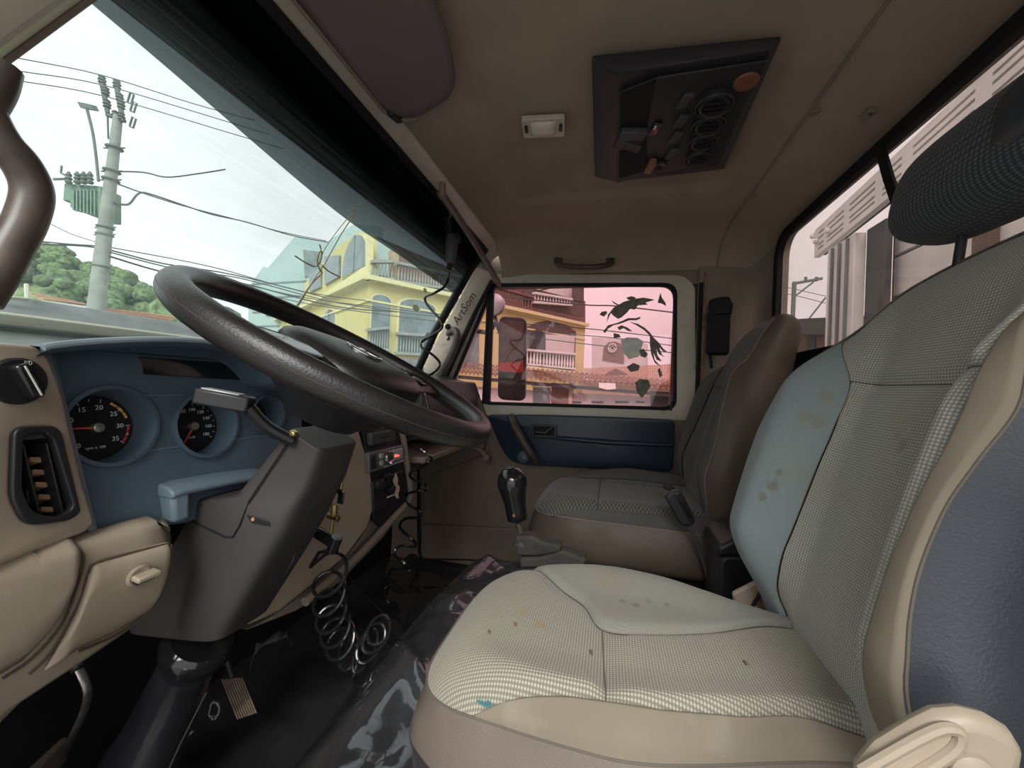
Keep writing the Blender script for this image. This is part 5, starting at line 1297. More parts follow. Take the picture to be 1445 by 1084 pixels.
# belt reel cover hanging by the far door pillar
br_ = thing('belt_guide', at(1015,455,'x',1.63), 'black seat belt guide on the pillar behind the far door', 'belt guide')
g = lambda px, py, d=0: at(px, py, 'x', 1.63+d)
MB().tube([g(1015,422), g(1016,432), g(1017,445)], [.034,.044,.036], 18).build('guide_cap', 'black_rubber', br_, smooth=True)
b = MB(); b.obox(g(1013,470), (.018,0,0), (0,.040,0), (0,0,.085)); b.build('guide_body', 'black_rubber', br_, bevel=.012)
MB().tube([g(1003,475), g(1002,500), g(1004,520)], .006, 8).build('strap', 'black_rubber', br_, smooth=True)

# pedals
pa_ = thing('accelerator_pedal', at(338,990,'x',.68), 'ribbed tan rubber accelerator pedal on the dark floor', 'pedal')
g = lambda px, py, d=0: at(px, py, 'x', .68+d)
P0, P1, P2_, P3 = on(311,958,g(335,985),V((-.55,-.75,.35))), on(342,955,g(335,985),V((-.55,-.75,.35))), on(363,1006,g(335,985),V((-.55,-.75,.35))), on(334,1016,g(335,985),V((-.55,-.75,.35)))
Np = (P1-P0).cross(P3-P0).normalized(); Np = -Np if Np.y > 0 else Np
b = MB(); b.prism([P0,P1,P2_,P3], -Np*.012); b.build('pedal_plate', 'pedal_groove', pa_, bevel=.003)
for k in range(9):
    t = (k+.5)/9; a_, c_ = P0.lerp(P1, t), P3.lerp(P2_, t); MB().obox((a_+c_)/2+Np*.001, (c_-a_)/2*.97, (P1-P0)/9*.30, Np*.003).build('rib', 'pedal_rubber', pa_)
MB().tube([(P0+P1)/2, (P0+P1)/2+V((.02,.08,.10))], .007, 8).build('pedal_arm', 'black_plastic', pa_, smooth=True)
pb_ = thing('clutch_pedal', at(100,1040,'x',.40), 'clutch pedal with bright steel arm and brown rubber pad, bottom left', 'pedal')
g = lambda px, py, d=0: at(px, py, 'x', .40+d)
b = MB(); b.tube(catmull([g(112,945), g(124,975), g(118,1005), g(104,1035), g(88,1068)], 4), .0055, 10, flat=.6); b.build('pedal_arm', mat('worn_steel', (.16,.15,.14), .35, metal=.8, var=.5, vscale=30), pb_, smooth=True)
MB().tube(catmull([g(60,920), g(95,930), g(112,945)], 4), .008, 10).build('pivot_arm', 'black_plastic', pb_, smooth=True)
b = MB(); c = g(66,1082); b.obox(c, (.028,.012,0), (.0,.0,.022), (0,-.009,.003)); b.build('pad', 'brown_lever', pb_, bevel=.009, seg=3)
# crumpled strips on the floor
fs = thing('torn_strip', at(390,930,'z',.06), 'crumpled strip of torn clear vinyl on the floor right of the column', 'plastic strip')
b = MB(); c = [at(px,py,'z',zz_) for px,py,zz_ in ((352,950,.07),(356,930,.10),(372,912,.115),(392,905,.12),(405,900,.12),(412,912,.10))]
cc = catmull(c, 5); b.grid([[p+V((0,0,.0)), p+V((.012+.010*math.sin(i*.5),.012,.010+.006*math.sin(i)))] for i, p in enumerate(cc)]); so2 = b.build('strip', 'dark_plastic', fs, smooth=True); mm_ = so2.modifiers.new('t','SOLIDIFY'); mm_.thickness = .001

# brass-coloured wire cross hanging inside the windscreen
wr2 = thing('wire_ornament', wpt(.85,.25)+WN*-.02, 'brass-coloured bent wire ornament fixed to inside of windscreen', 'ornament')
wi = lambda px, py: on(px, py, WO-WN*0+V((0,-.014,-.014)), WN)
MB().tube(catmull([wi(500,300), wi(497,294), wi(502,293), wi(498,305), wi(480,333), wi(455,378), wi(446,390), wi(420,433)], 4), .0013, 6).build('long_wire', 'wire_brass', wr2, smooth=True)
MB().tube(catmull([wi(496,302), wi(476,326), wi(458,352), wi(452,368)], 4), .0009, 6).build('second_wire', 'wire_brass', wr2, smooth=True)
MB().tube(catmull([wi(416,361), wi(430,370), wi(443,376), wi(450,372), wi(454,360), wi(453,354), wi(449,360), wi(448,372), wi(452,382), wi(454,386), wi(440,400), wi(418,432)], 4), .0018, 6).build('loop_wire', 'wire_brass', wr2, smooth=True)
MB().tube(catmull([wi(454,374), wi(464,383), wi(480,391)], 4), .0018, 6).build('cross_wire', 'wire_brass', wr2, smooth=True)
MB().tube([wi(418,433), wi(400,460), wi(390,478)], .0008, 6).build('tail_wire', 'wire_brass', wr2, smooth=True)
MB().tube([wi(451,345), wi(453,352)], .0018, 6).build('top_stub', 'wire_brass', wr2, smooth=True)
# sticker remains on the windscreen near the far pillar
for (px, py, s_) in ((614,391,1), (587,435,1.0), (600,410,.6)):
    c = on(px, py, WO+V((0,-.002,-.002)), WN); b = MB(); pts = [c+X_*(.020*s_*math.cos(a)*1.3)+WV*(.011*s_*math.sin(a)+.004*math.cos(a)) for a in [k*math.pi/6 for k in range(12)]]
    b.prism(pts, WN*.0006); o = b.build('sticker_residue', 'residue_film', None); tag(o, {614:'grey oval sticker residue, highest on the windscreen by far pillar', 587:'grey oval sticker residue, lowest on the windscreen by far pillar', 600:'small sticker residue between two larger ones on the windscreen'}[px], 'sticker', 'sticker residues on the windscreen')

# torn decal on the far door window
dc = thing('torn_decal', at(880,480,'x',XD+.012), 'torn remains of a dark decal on far door window glass', 'sticker')
shapes = {'brow_piece': [(856,455),(858,444),(866,434),(880,426),(893,422),(908,420),(924,423),(911,427),(914,430),(900,431),(896,437),(889,436),(884,442),(877,448),(872,450),(866,446),(862,442)],
 'left_chip': [(846,444),(849,440),(856,439),(857,442),(852,447)], 'top_chip': [(884,420),(891,418),(898,420),(893,423),(886,423)], 'spike_chip': [(863,424),(873,430),(871,431),(866,428)],
 'corner_chip': [(928,427),(932,413),(934,420),(939,427),(940,432),(935,429)],
 'twig': [(851,468),(858,459),(870,456),(880,452),(886,449),(897,449),(904,447),(903,450),(898,452),(888,452),(875,457),(866,459),(858,464),(854,470)],
 'eye_piece': [(871,462),(877,459),(885,462),(893,468),(886,467),(880,463),(874,466)], 'nose_piece': [(866,470),(874,472),(876,476),(866,477)],
 'mane_upper': [(888,454),(900,457),(909,462),(917,469),(917,474),(909,466),(898,459)],
 'mane_lower': [(917,469),(922,476),(930,484),(936,492),(942,497),(936,496),(930,490),(934,500),(938,504),(930,500),(926,492),(928,502),(934,510),(927,508),(922,498),(924,508),(933,518),(924,512),(919,500),(917,486)],
 'chin_piece': [(902,494),(908,492),(914,500),(911,505),(904,503)], 'low_patch': [(884,518),(894,512),(903,516),(901,523),(890,525)], 'tail_patch': [(896,540),(903,535),(915,536),(918,545),(911,556),(906,562),(899,554)], 'right_chip': [(928,522),(931,519),(935,530),(931,533)]}
for nm, pts in shapes.items():
    MB().prism([at(px,py,'x',XD+.013) for px,py in pts], (.0012,0,0)).build(nm, 'decal' , dc)
MB().prism([at(px,py,'x',XD+.0135) for px,py in ((876,480),(885,476),(900,477),(908,482),(905,492),(902,503),(888,507),(880,498))], (.0008,0,0)).build('pale_patch', 'decal_pale', dc)

# mirrors outside the far door
mi = thing('side_mirror', at(725,510,'x',2.05), 'tall rectangular side mirror outside far door, with painted brown and red reflections', 'mirror')
mx = 2.03; g = lambda px, py, d=0: at(px, py, 'x', mx+d)
mo = [(g(px,py).y, g(px,py).z) for px, py in ((704,446),(743,449),(741,560),(736,566),(702,564))]
plate('housing', 'black_plastic', roundpoly(mo, [.04,.04,.02,.02,.04]), [], (mx,0,0), Y_, Z_, .03, mi, bevel=.004)
mn_ = lambda a, m_, nm: plate(nm, m_, roundpoly([(g(px,py).y, g(px,py).z) for px, py in a], .01), [], (mx-.004,0,0), Y_, Z_, .004, mi)
mn_([(708,452),(739,454),(739,511),(705,511)], 'reflection_brown', 'upper_painted_reflection'); mn_([(705,512),(739,510),(739,526),(704,524)], 'reflection_red', 'middle_painted_reflection'); mn_([(704,529),(737,531),(735,562),(703,560)], 'console_roof', 'lower_painted_reflection')  # coloured plates stand in for what the mirror reflects
MB().tube([V((1.745,.72,1.12)), at(690,470,'x',1.90), at(700,455,'x',2.0), at(706,470,'x',2.045)], .012, 8).build('mirror_arm', 'black_plastic', mi, smooth=True)
mr_ = thing('round_mirror', at(699,430,'x',2.0), 'round convex mirror above the tall side mirror', 'mirror')
b = MB(); c = at(697,430,'x',2.0); rows = []
b.lathe(c, (-1,.15,0), [(.058,-.02),(.060,0),(.057,.006),(.045,.010),(.02,.014),(.0005,.015)], 28, cap=False); b.build('convex_glass', 'silver_plastic', mr_, smooth=True)
MB().tube([c+V((.02,0,-.05)), c+V((.04,-.02,-.13))], .010, 8).build('stem', 'black_plastic', mr_, smooth=True)
# ================================================================== OUTSIDE THE CAB
class Fac:
    """vertical facade plane through two plan points"""
    def __init__(s, A, B): s.A = V((A.x, A.y, 0)); s.U = V((B.x-A.x, B.y-A.y, 0)).normalized(); s.N = s.U.cross(Z_)   # N: check towards camera
    def uv(s, px, py, d=0):
        N = s.n(); q = on(px, py, s.A+N*d, N); return ((q-s.A).dot(s.U), q.z)
    def n(s): return s.N if (CAM-s.A).dot(s.N) > 0 else -s.N
    def w(s, u, z, d=0): return s.A+s.U*u+V((0,0,z))+s.n()*d
    def poly(s, name, pts, m, par=None, d=0, t=.15, bev=0):
        b = MB(); q = [s.w(*s.uv(px, py, d), d) for px, py in pts]; b.prism(q, -s.n()*t); return b.build(name, m, par, bevel=bev)
    def polyuv(s, name, pts, m, par=None, d=0, t=.15): return MB().prism([s.w(u, z, d) for u, z in pts], -s.n()*t).build(name, m, par)
GZ = -1.0
# ---- yellow house
Cn = dp(522,396,14); Lf = dp(425,437,21.0); Rt = dp(822,457,22.0)
yh = thing('yellow_house', V((Cn.x, Cn.y, GZ)), 'pale yellow two-storey house with arched windows and balconies across the street', 'house')
fR = Fac(Cn, Rt); fL = Fac(Cn, Lf)
uR = fR.uv(826,458)[0]; uL = fL.uv(385,450)[0]; zc0 = Cn.z
fR.polyuv('main_wall', [(0,GZ),(uR,GZ),(uR,zc0),(0,zc0)], 'yellow_wall', yh, 0, .4)
fL.polyuv('side_wall', [(0,GZ),(uL,GZ),(uL,zc0),(0,zc0)], 'yellow_wall', yh, 0, .4)
# cornice bands
for f, u1 in ((fR,uR),(fL,uL)):
    f.polyuv('cornice', [(-.15,zc0-.02),(u1,zc0-.02),(u1,zc0+.14),(-.15,zc0+.14)], 'yellow_light', yh, .30, .35)
    f.polyuv('cornice_band', [(-.1,zc0-.75),(u1,zc0-.75),(u1,zc0-.68),(-.1,zc0-.68)], 'yellow_light', yh, .06, .1)
def arch(f, x0, x1, yt, yb, name, m, par, d=.02, frame=True, rise=.28):
    (u0, z0), (u1, z1) = f.uv(x0, yb), f.uv(x1, yb); zt = f.uv((x0+x1)/2, yt)[1]; zb = (z0+z1)/2; w_ = u1-u0; zs = zt-abs(w_)*rise
    pts = [(u0,zb),(u1,zb)]+[(u0+w_/2+w_/2*math.cos(a*math.pi/10), zs+(zt-zs)*math.sin(a*math.pi/10)) for a in range(11)]
    if frame:
        cx, cz = u0+w_/2, (zb+zt)/2
        fr = [(cx+(u-cx)*1.12, cz+(z-cz)*1.05) for u, z in pts]; f.polyuv('window_surround', fr, 'yellow_light', par, d, .1); d += .02
    o = f.polyuv(name, pts, m, par, d, .1)
    if frame and abs(w_) > .8:
        f.polyuv('glazing_bar', [(u0+w_*.47,zb),(u0+w_*.53,zb),(u0+w_*.53,zt),(u0+w_*.47,zt)], 'slate_window', o, d+.03, .05)
    return o
arch(fR, 522, 548, 416, 492, 'arched_window', 'slate_window', yh)
arch(fR, 561, 612, 423, 498, 'arched_window', 'slate_window', yh, rise=.2)
arch(fL, 455, 471, 438, 500, 'arched_window', 'slate_window', yh)
def balusters(f, x0, x1, yt0, yb0, yt1, yb1, n, par, m='baluster_white', d=.15, nm='balustrade'):
    (u0, t0), (u1, t1) = f.uv(x0, yt0, d), f.uv(x1, yt1, d); z0, z1 = f.uv(x0, yb0, d)[1], f.uv(x1, yb1, d)[1]
    b = MB(); U = f.U
    for i in range(n):
        t = (i+.5)/n; u = u0+(u1-u0)*t; zt, zb = t0+(t1-t0)*t, z0+(z1-z0)*t; hh = zt-zb; w_ = abs(u1-u0)/n*.30
        c = f.w(u, 0, d); b.lathe(V((c.x, c.y, zb)), Z_, [(w_*.6,0),(w_*.5,hh*.08),(w_,hh*.3),(w_*.5,hh*.62),(w_*.35,hh*.8),(w_*.6,hh*.93),(w_*.6,hh)], 6)
    o = b.build(nm, m, par, smooth=True); o['kind'] = 'stuff'
    for (za, zb_) in ((t0, t1), (z0, z1)):
        q = MB(); q.prism([f.w(u0,za-.04,d+.12), f.w(u1,zb_-.04,d+.12), f.w(u1,zb_+.06,d+.12), f.w(u0,za+.06,d+.12)], -f.n()*.24); q.build('handrail', m, par)
balusters(fR, 517, 549, 466, 495, 463, 494, 9, yh, 'baluster_grey')
balusters(fR, 560, 614, 471, 499, 475, 502, 14, yh, 'baluster_grey')
# upper balcony between gable and corner: set back wall and balusters
fR.poly('upper_wall', [(524,330),(560,346),(640,380),(826,425),(826,458),(522,396)], 'brown_wall', yh, -2.2, .3)
fR.poly('upper_pane', [(526,332),(557,352),(557,390),(526,388)], 'bluegrey_wall', yh, -2.0, .1)
balusters(fR, 523, 556, 370, 393, 370, 395, 7, yh, 'baluster_grey')
balusters(fR, 561, 655, 372, 398, 393, 412, 24, yh, 'baluster_grey')
balusters(fR, 696, 752, 405, 424, 420, 440, 13, yh, 'brown_wall')
balusters(fR, 753, 806, 414, 427, 423, 431, 13, yh, 'baluster_white', d=.2)
fR.poly('brown_parapet', [(740,404),(824,425),(824,447),(740,430)], 'balcony_dark', yh, -.05, .2)
fR.poly('white_room', [(757,403),(818,400),(818,424),(757,420)], 'baluster_white', yh, -.6, .2)
fR.poly('roof_brace', [(756,410),(800,401),(806,401),(757,412)], 'dark_opening', yh, .3, .1)
fR.poly('corner_post', [(811,400),(824,400),(824,426),(811,424)], 'balcony_dark', yh, .0, .2)
fR.poly('upper_pillar', [(553,352),(563,355),(563,398),(553,396)], 'tan_wall', yh, .0, .3)
# gable with sloping yellow parapet and its arched lights (left face)
fL.poly('gable_wall', [(521,330),(521,397),(430,437),(430,400),(450,378),(480,345),(505,328)], 'yellow_wall', yh, -.1, .3)
fL.poly('gable_parapet', [(522,371),(522,397),(440,435),(440,425)], 'yellow_light', yh, .05, .3)
arch(fL, 484, 517, 334, 384, 'arched_window', 'slate_window', yh, rise=.42)
fL.poly('arched_light', [(457,362),(478,360),(478,390),(458,402)], 'slate_window', yh, .0, .1)
fL.poly('arched_light', [(436,388),(452,376),(452,405),(437,412)], 'slate_window', yh, .0, .1)
fR.poly('gable_post', [(520,328),(527,331),(527,396),(520,395)], 'yellow_light', yh, .1, .3)
# loggia seen through the pink door glass
fR.poly('cornice_string', [(706,428),(824,458),(824,464),(706,436)], 'yellow_light', yh, .12, .2)
lg_ = fR.poly('loggia', [(742,524),(742,462),(758,455),(776,452),(795,456),(813,468),(811,523)], 'balcony_dark', yh, .04, .1)
fR.poly('loggia_wall', [(770,472),(811,474),(810,502),(770,498)], 'white_wall', lg_, .07, .05)
fR.poly('loggia_arch', [(748,492),(748,472),(756,465),(765,466),(770,474),(770,494),(758,498)], 'dark_opening', lg_, .07, .05)
balusters(fR, 742, 811, 494, 514, 500, 521, 16, yh, 'baluster_white', d=.3)
fR.poly('loggia_base', [(744,516),(811,524),(811,529),(744,521)], 'yellow_light', yh, .4, .3)
fR.poly('far_arch', [(640,420),(676,425),(676,520),(640,515)], 'slate_window', yh, .05, .1)
# ---- tiled eaves: corrugated roof of single tiles (too many to pick out)
def tiles(name, f, x0, yt0, yb0, x1, yt1, yb1, d0, d1, n, rows_, m, par):
    """sloping tiled strip: upper edge at depth d0, lower edge d1 (towards camera)"""
    b = MB()
    (ua, za), (ub, zb) = f.uv(x0, yt0, d0), f.uv(x1, yt1, d0); (uc, zc1), (ud, zd) = f.uv(x0, yb0, d1), f.uv(x1, yb1, d1)
    for r in range(rows_):
        for i in range(n):
            def P(s, t): 
                u = (ua+(ub-ua)*s)*(1-t)+(uc+(ud-uc)*s)*t; z = (za+(zb-za)*s)*(1-t)+(zc1+(zd-zc1)*s)*t; return f.w(u, z, d0+(d1-d0)*t)
            s0, s1 = i/n, (i+.92)/n; t0, t1 = r/rows_, (r+1.1)/rows_; h = (P(1/n,0)-P(0,0)).length*.45
            r0 = [P(s0+(s1-s0)*k/4, t0)+Z_*h*math.sin(k*math.pi/4) for k in range(5)]; r1 = [P(s0+(s1-s0)*k/4, t1)+Z_*(h*1.1*math.sin(k*math.pi/4)+.03) for k in range(5)]
            b.grid([r0, r1])
    o = b.build(name, m, par, smooth=False); o['kind'] = 'stuff'; return o
# low building in front of the house
A2, B2 = dp(600,560,11.5), dp(960,575,9.2)
fB = Fac(A2, B2)
lb = thing('low_building', V((A2.x, A2.y, GZ)), 'low white-walled building with brown tiled eaves, behind the far door window', 'building')
fB.poly('white_wall', [(560,538),(700,548),(838,556),(965,562),(965,640),(560,640)], 'white_wall', lb, 0, .3)
tl = tiles('tile_eave', fB, 560, 505, 522, 965, 541, 556, -.6, .5, 62, 3, 'roof_tile', lb)
fB.poly('eave_soffit', [(560,522),(745,538),(965,557),(965,562),(745,543),(560,527)], 'dark_opening', lb, .4, .15)
fB.poly('door_opening', [(778,540),(803,542),(802,575),(778,574)], 'brown_wall', lb, .05, .1)
fB.poly('wall_pillar', [(803,540),(808,541),(807,576),(802,576)], 'tan_wall', lb, .12, .2)
fB.poly('shop_window', [(752,546),(776,547),(775,574),(752,573)], 'slate_window', lb, .05, .1)
fB.poly('shop_sill', [(750,541),(779,543),(778,546),(750,545)], 'white_wall', lb, .2, .1)
fB.poly('white_door', [(640,548),(682,550),(681,600),(640,600)], 'baluster_white', lb, .06, .1)
for x0, x1 in ((807,820),(835,851),(868,887),(897,909)): fB.poly('dark_vent', [(x0,566),(x1,566.5),(x1,569),(x0,568.5)], 'dark_opening', lb, .04, .05)
gr_ = MB()
for k in range(12):
    px = 920+k*2.9; q0, q1 = fB.w(*fB.uv(px,556,.2),.2), fB.w(*fB.uv(px,577,.2),.2); gr_.tube([q0,q1], .018, 5)
o = gr_.build('gate_bars', 'black_plastic', lb); o['kind'] = 'stuff'
fB.poly('gate_recess', [(918,552),(955,554),(955,585),(918,584)], 'dark_opening', lb, .02, .05)
tv = fB.poly('roof_clutter', [(845,540),(868,541),(869,549),(856,550),(845,547)], 'baluster_white', lb, .6, .2)
# background house with arched gable and orange roofs
A3, B3 = dp(830,500,34), dp(960,505,30); fC = Fac(A3, B3)
bh = thing('background_house', V((A3.x, A3.y, GZ)), 'distant white house with arched opening above orange tiled roofs', 'house')
fC.poly('end_wall', [(835,476),(900,478),(912,486),(912,640),(835,640)], 'white_wall', bh, 0, .5)
fC.poly('arched_opening', [(850,508),(852,490),(859,483),(868,482),(876,485),(880,494),(880,513)], 'brown_wall', bh, .1, .2)
rg = MB(); c = fC.w(*fC.uv(864,491,.3),.3); rg.tube([c+fC.U*math.cos(a*math.pi/12)*.34+Z_*math.sin(a*math.pi/12)*.34 for a in range(24)], .05, 5, closed=True); rg.build('round_emblem', 'baluster_white', bh, smooth=True)
rg = MB(); rg.tube([c+fC.U*math.cos(a*math.pi/12)*.17+Z_*(math.sin(a*math.pi/12)*.17-.03) for a in range(24)], .04, 5, closed=True); rg.build('round_emblem', 'baluster_white', bh, smooth=True)
A4, B4 = dp(820,540,20), dp(965,545,17); fD = Fac(A4, B4)
rh = thing('orange_roofed_house', V((A4.x, A4.y, GZ)), 'orange tiled roofs behind the low building, seen through far door window', 'house')
tiles('tile_roof', fD, 822, 521, 536, 965, 514, 546, -3.5, .5, 46, 6, 'roof_tile_pale', rh)
fD.poly('roof_wall', [(822,536),(965,544),(965,575),(822,575)], 'tan_wall', rh, 0, .3)
fD.poly('gable_front', [(851,530),(868,520),(886,529)], 'brown_wall', rh, .3, .2)

# ---- grey-blue building left of the house
A5, B5 = dp(345,440,24), dp(525,420,27); fE = Fac(A5, B5)
gb_ = thing('grey_building', V((A5.x, A5.y, GZ)), 'tall pale blue-grey building with stepped gable, left of the yellow house', 'building')
fE.poly('side_wall', [(352,640),(350,405),(372,376),(378,378),(416,334),(460,342),(500,316),(540,320),(540,640)], 'bluegrey_wall', gb_, 0, .5)
for i, (px, py) in enumerate(((372,470),(388,468),(404,467),(420,466),(375,430),(392,428))):
    fE.poly('window', [(px,py),(px+9,py),(px+9,py+16),(px,py+16)], 'slate_window', gb_, .05, .1)
fE.poly('upper_window', [(428,352),(455,356),(450,385),(430,392)], 'slate_window', gb_, .05, .1)
for k in range(6):
    fE.poly('wall_line', [(356,400+k*20),(500,392+k*21),(500,394+k*21),(356,402+k*20)], 'slate_window', gb_, .03, .04)

# ---- hill with trees, roofs below it
hl_ = MB(); hp = [(-120,395),(-40,360),(0,352),(35,338),(75,345),(90,360),(110,368),(140,370),(165,377),(190,390),(205,402),(222,412),(240,424),(262,428),(290,440),(330,465),(380,500)]
rows = []
for i, p in enumerate(catmull([V((a,c,0)) for a, c in hp], 6)):
    d0 = 90; top = dp(p.x, p.y+random.uniform(-1.2,1.2), 90); base = dp(p.x, 560, 60); base.z = GZ
    r = []
    for k in range(11):
        t = k/10; q = top.lerp(base, t); q += V((mn.noise(q*.12), mn.noise(q*.12+V((5,5,5))), mn.noise(q*.15)))*(2.0 if 0 < k < 10 else 0); r.append(q)
    back = top+V((top.x-CAM.x, top.y-CAM.y, 0)).normalized()*25; back.z = GZ; rows.append([back]+r)
hl_.grid(rows); hill = hl_.build('hill', 'hill_green', None, smooth=True, ang=180); tag(hill, 'green wooded hill beyond the road, seen through the windscreen', 'hill')
# tree tufts along the ridge and slope
def blob(c, r, name, m, sc=(1,1,.85)):
    b = MB(); n = 9; rows = []
    for i in range(n+1):
        th = math.pi*i/n; rows.append([c+V((math.sin(th)*math.cos(k*2*math.pi/12)*sc[0], math.sin(th)*math.sin(k*2*math.pi/12)*sc[1], math.cos(th)*sc[2]))*r*(1+.28*mn.noise(V((c.x+i*1.3, k*1.1, r)))) for k in range(12)])
    b.grid(rows, close_v=True); return b
tb = MB()
for k in range(150):
    p = hp[1+int(random.random()*(len(hp)-3))]; q = V((p[0]+random.uniform(-16,16), p[1]+4+abs(random.gauss(0,28)), 0))
    c = dp(q.x, q.y+6, 86-(q.y-p[1])*.25); o = blob(c, random.uniform(.8,2.2), '', ''); tb.add(o.v, o.f)
t = tb.build('hill_trees', 'tree_green', None, smooth=True, ang=60); tag(t, 'tree crowns covering the hill outside the windscreen', 'trees', kind='stuff')
for i, (px, py, D, r, lab) in enumerate(((250,452,40,2.6,'round green tree at right foot of the hill by steering wheel rim'), (300,470,34,2.8,'green tree just behind the upper steering wheel rim'))):
    c = dp(px, py, D); tr_ = thing('tree', V((c.x, c.y, GZ)), lab, 'tree')
    b = blob(c, r, '', ''); c2b = blob(c+V((1.2,.8,-.8)), r*.8, '', ''); b.add(c2b.v, c2b.f); b.build('crown', 'tree_green', tr_, smooth=True, ang=60)
    MB().tube([V((c.x, c.y, GZ)), c], [.22,.12], 8).build('trunk', 'brown_wall', tr_, smooth=True)
def roof_px(lab, q, D0, D1, n, r_):
    """q: four px corners top-left, top-right, bottom-right, bottom-left"""
    T0, T1, B1, B0 = dp(*q[0], D0), dp(*q[1], D0), dp(*q[2], D1), dp(*q[3], D1)
    h = thing('tiled_house', V((B0.x, B0.y, GZ)), lab, 'house'); b = MB()
    for j in range(r_):
        for i in range(n):
            P = lambda s, t: T0.lerp(T1, s).lerp(B0.lerp(B1, s), t)
            s0, s1, t0, t1 = i/n, (i+.9)/n, j/r_, (j+1.08)/r_; hh = .10
            b.grid([[P(s0+(s1-s0)*k/3, t0)+Z_*hh*math.sin(k*math.pi/3) for k in range(4)], [P(s0+(s1-s0)*k/3, t1)+Z_*(hh*math.sin(k*math.pi/3)+.05) for k in range(4)]])
    o = b.build('tile_roof', 'roof_tile_pale', h); o['kind'] = 'stuff'
    for A_, B_ in ((B0, B1),): MB().prism([A_, B_, V((B_.x,B_.y,GZ)), V((A_.x,A_.y,GZ))], V((T0.x-B0.x, T0.y-B0.y, 0)).normalized()*.4).build('house_wall', 'white_wall', h)
roof_px('orange tiled roof nearest the windscreen bottom, left of the utility pole', [(35,413),(95,424),(130,433),(60,424)], 26, 24, 26, 3)
roof_px('orange tiled roof right of the utility pole below the hill', [(150,436),(248,448),(235,458),(140,440)], 27, 24, 36, 3)

# ---- utility pole, transformer and lamp
PD_ = 9.0
pt, pbm = dp(166,168,PD_), dp(143,372,PD_); pdir = (pbm-pt); 
up_ = thing('utility_pole', V((pbm.x, pbm.y, GZ)), 'tapered concrete utility pole with crossarms, seen through the windscreen', 'utility pole')
gpt = pbm+pdir*((GZ-pbm.z)/pdir.z)
MB().tube([pt-pdir*.02, pbm, gpt], [.085,.145,.2], 10).build('shaft', 'concrete', up_, smooth=True)
for t_ in (.2,.36,.42,.75,.80,1.02): 
    c = pt.lerp(pbm, t_); MB().lathe(c, pdir, [(.155,-.02),(.165,0),(.155,.02)], 12).build('band', 'pole_dark', up_)
    MB().tube([c-right*.24, c+right*.24], .018, 5).build('step_bolt', 'pole_dark', up_)
def D(px, py, k=0): return dp(px, py, PD_+k)
MB().tube([D(143,112), D(146,128), D(152,160)], [.055,.05,.045], 7).build('crossarm', 'pole_dark', up_)
MB().tube([D(165,116), D(166,130), D(172,162)], [.055,.05,.05], 7).build('crossarm', 'pole_dark', up_)
MB().tube([D(151,162), D(176,171)], .045, 6).build('crossarm_brace', 'pole_dark', up_)
MB().tube([D(152,164), D(153,196)], .02, 5).build('arm_strut', 'pole_dark', up_)
for px, py in ((144,108),(149,124),(151,142),(165,114),(169,133),(171,143),(163,158),(171,160)):
    MB().lathe(D(px,py+5), up, [(.03,-.10),(.075,-.07),(.05,-.03),(.08,0),(.05,.04),(.07,.07),(.03,.11)], 10).build('insulator', 'pole_dark', up_, smooth=True)
for px, py in ((183,138),(187,150),(186,172)):
    a_ = D(px-3,py+6); MB().tube([a_, D(px+1,py-7), D(px+6,py-4), D(px+2,py+9), D(px-3,py+6)], .022, 5).build('fuse_cutout', 'pole_dark', up_)
tf = thing('transformer', D(115,280,.2), 'green pole-mounted transformer with bushings beside the utility pole', 'transformer')
b = MB(); b.prism([D(90,258,.1), D(142,262,.1), D(142,306,.1), D(130,305,.1), D(98,292,.1), D(98,284,.1), D(88,283,.1)], fwd*.5); b.build('tank', 'transformer_green', tf, bevel=.03)
for k in range(7): MB().prism([D(102+5*k,268,.05), D(104+5*k,268,.05), D(104+5*k,296+k*1.2,.05), D(102+5*k,296+k*1.2,.05)], fwd*.1).build('fin', 'transformer_green', tf)
for px in (97,109,118,127): MB().lathe(D(px,252), up, [(.05,-.12),(.07,-.08),(.04,-.04),(.07,0),(.04,.04),(.06,.08),(.02,.16)], 10).build('bushing', 'pole_dark', tf, smooth=True)
MB().tube([D(87,234), D(86,244), D(97,250)], .022, 6).build('arrester', 'pole_dark', tf, smooth=True)
MB().tube([D(76,253), D(100,252)], .03, 6).build('mount_rod', 'pole_dark', tf)
sl2 = thing('street_lamp', D(139,262), 'curved-arm street lamp mounted left of the utility pole', 'street lamp')
MB().tube(catmull([D(139,256), D(136,225), D(131,188), D(123,155)], 6), .028, 8).build('arm', 'pole_dark', sl2, smooth=True)
b = MB(); b.prism([D(108,143), D(127,147), D(131,155), D(113,152)], up*.06+fwd*.15); b.build('lamp_head', 'pole_dark', sl2, bevel=.01)
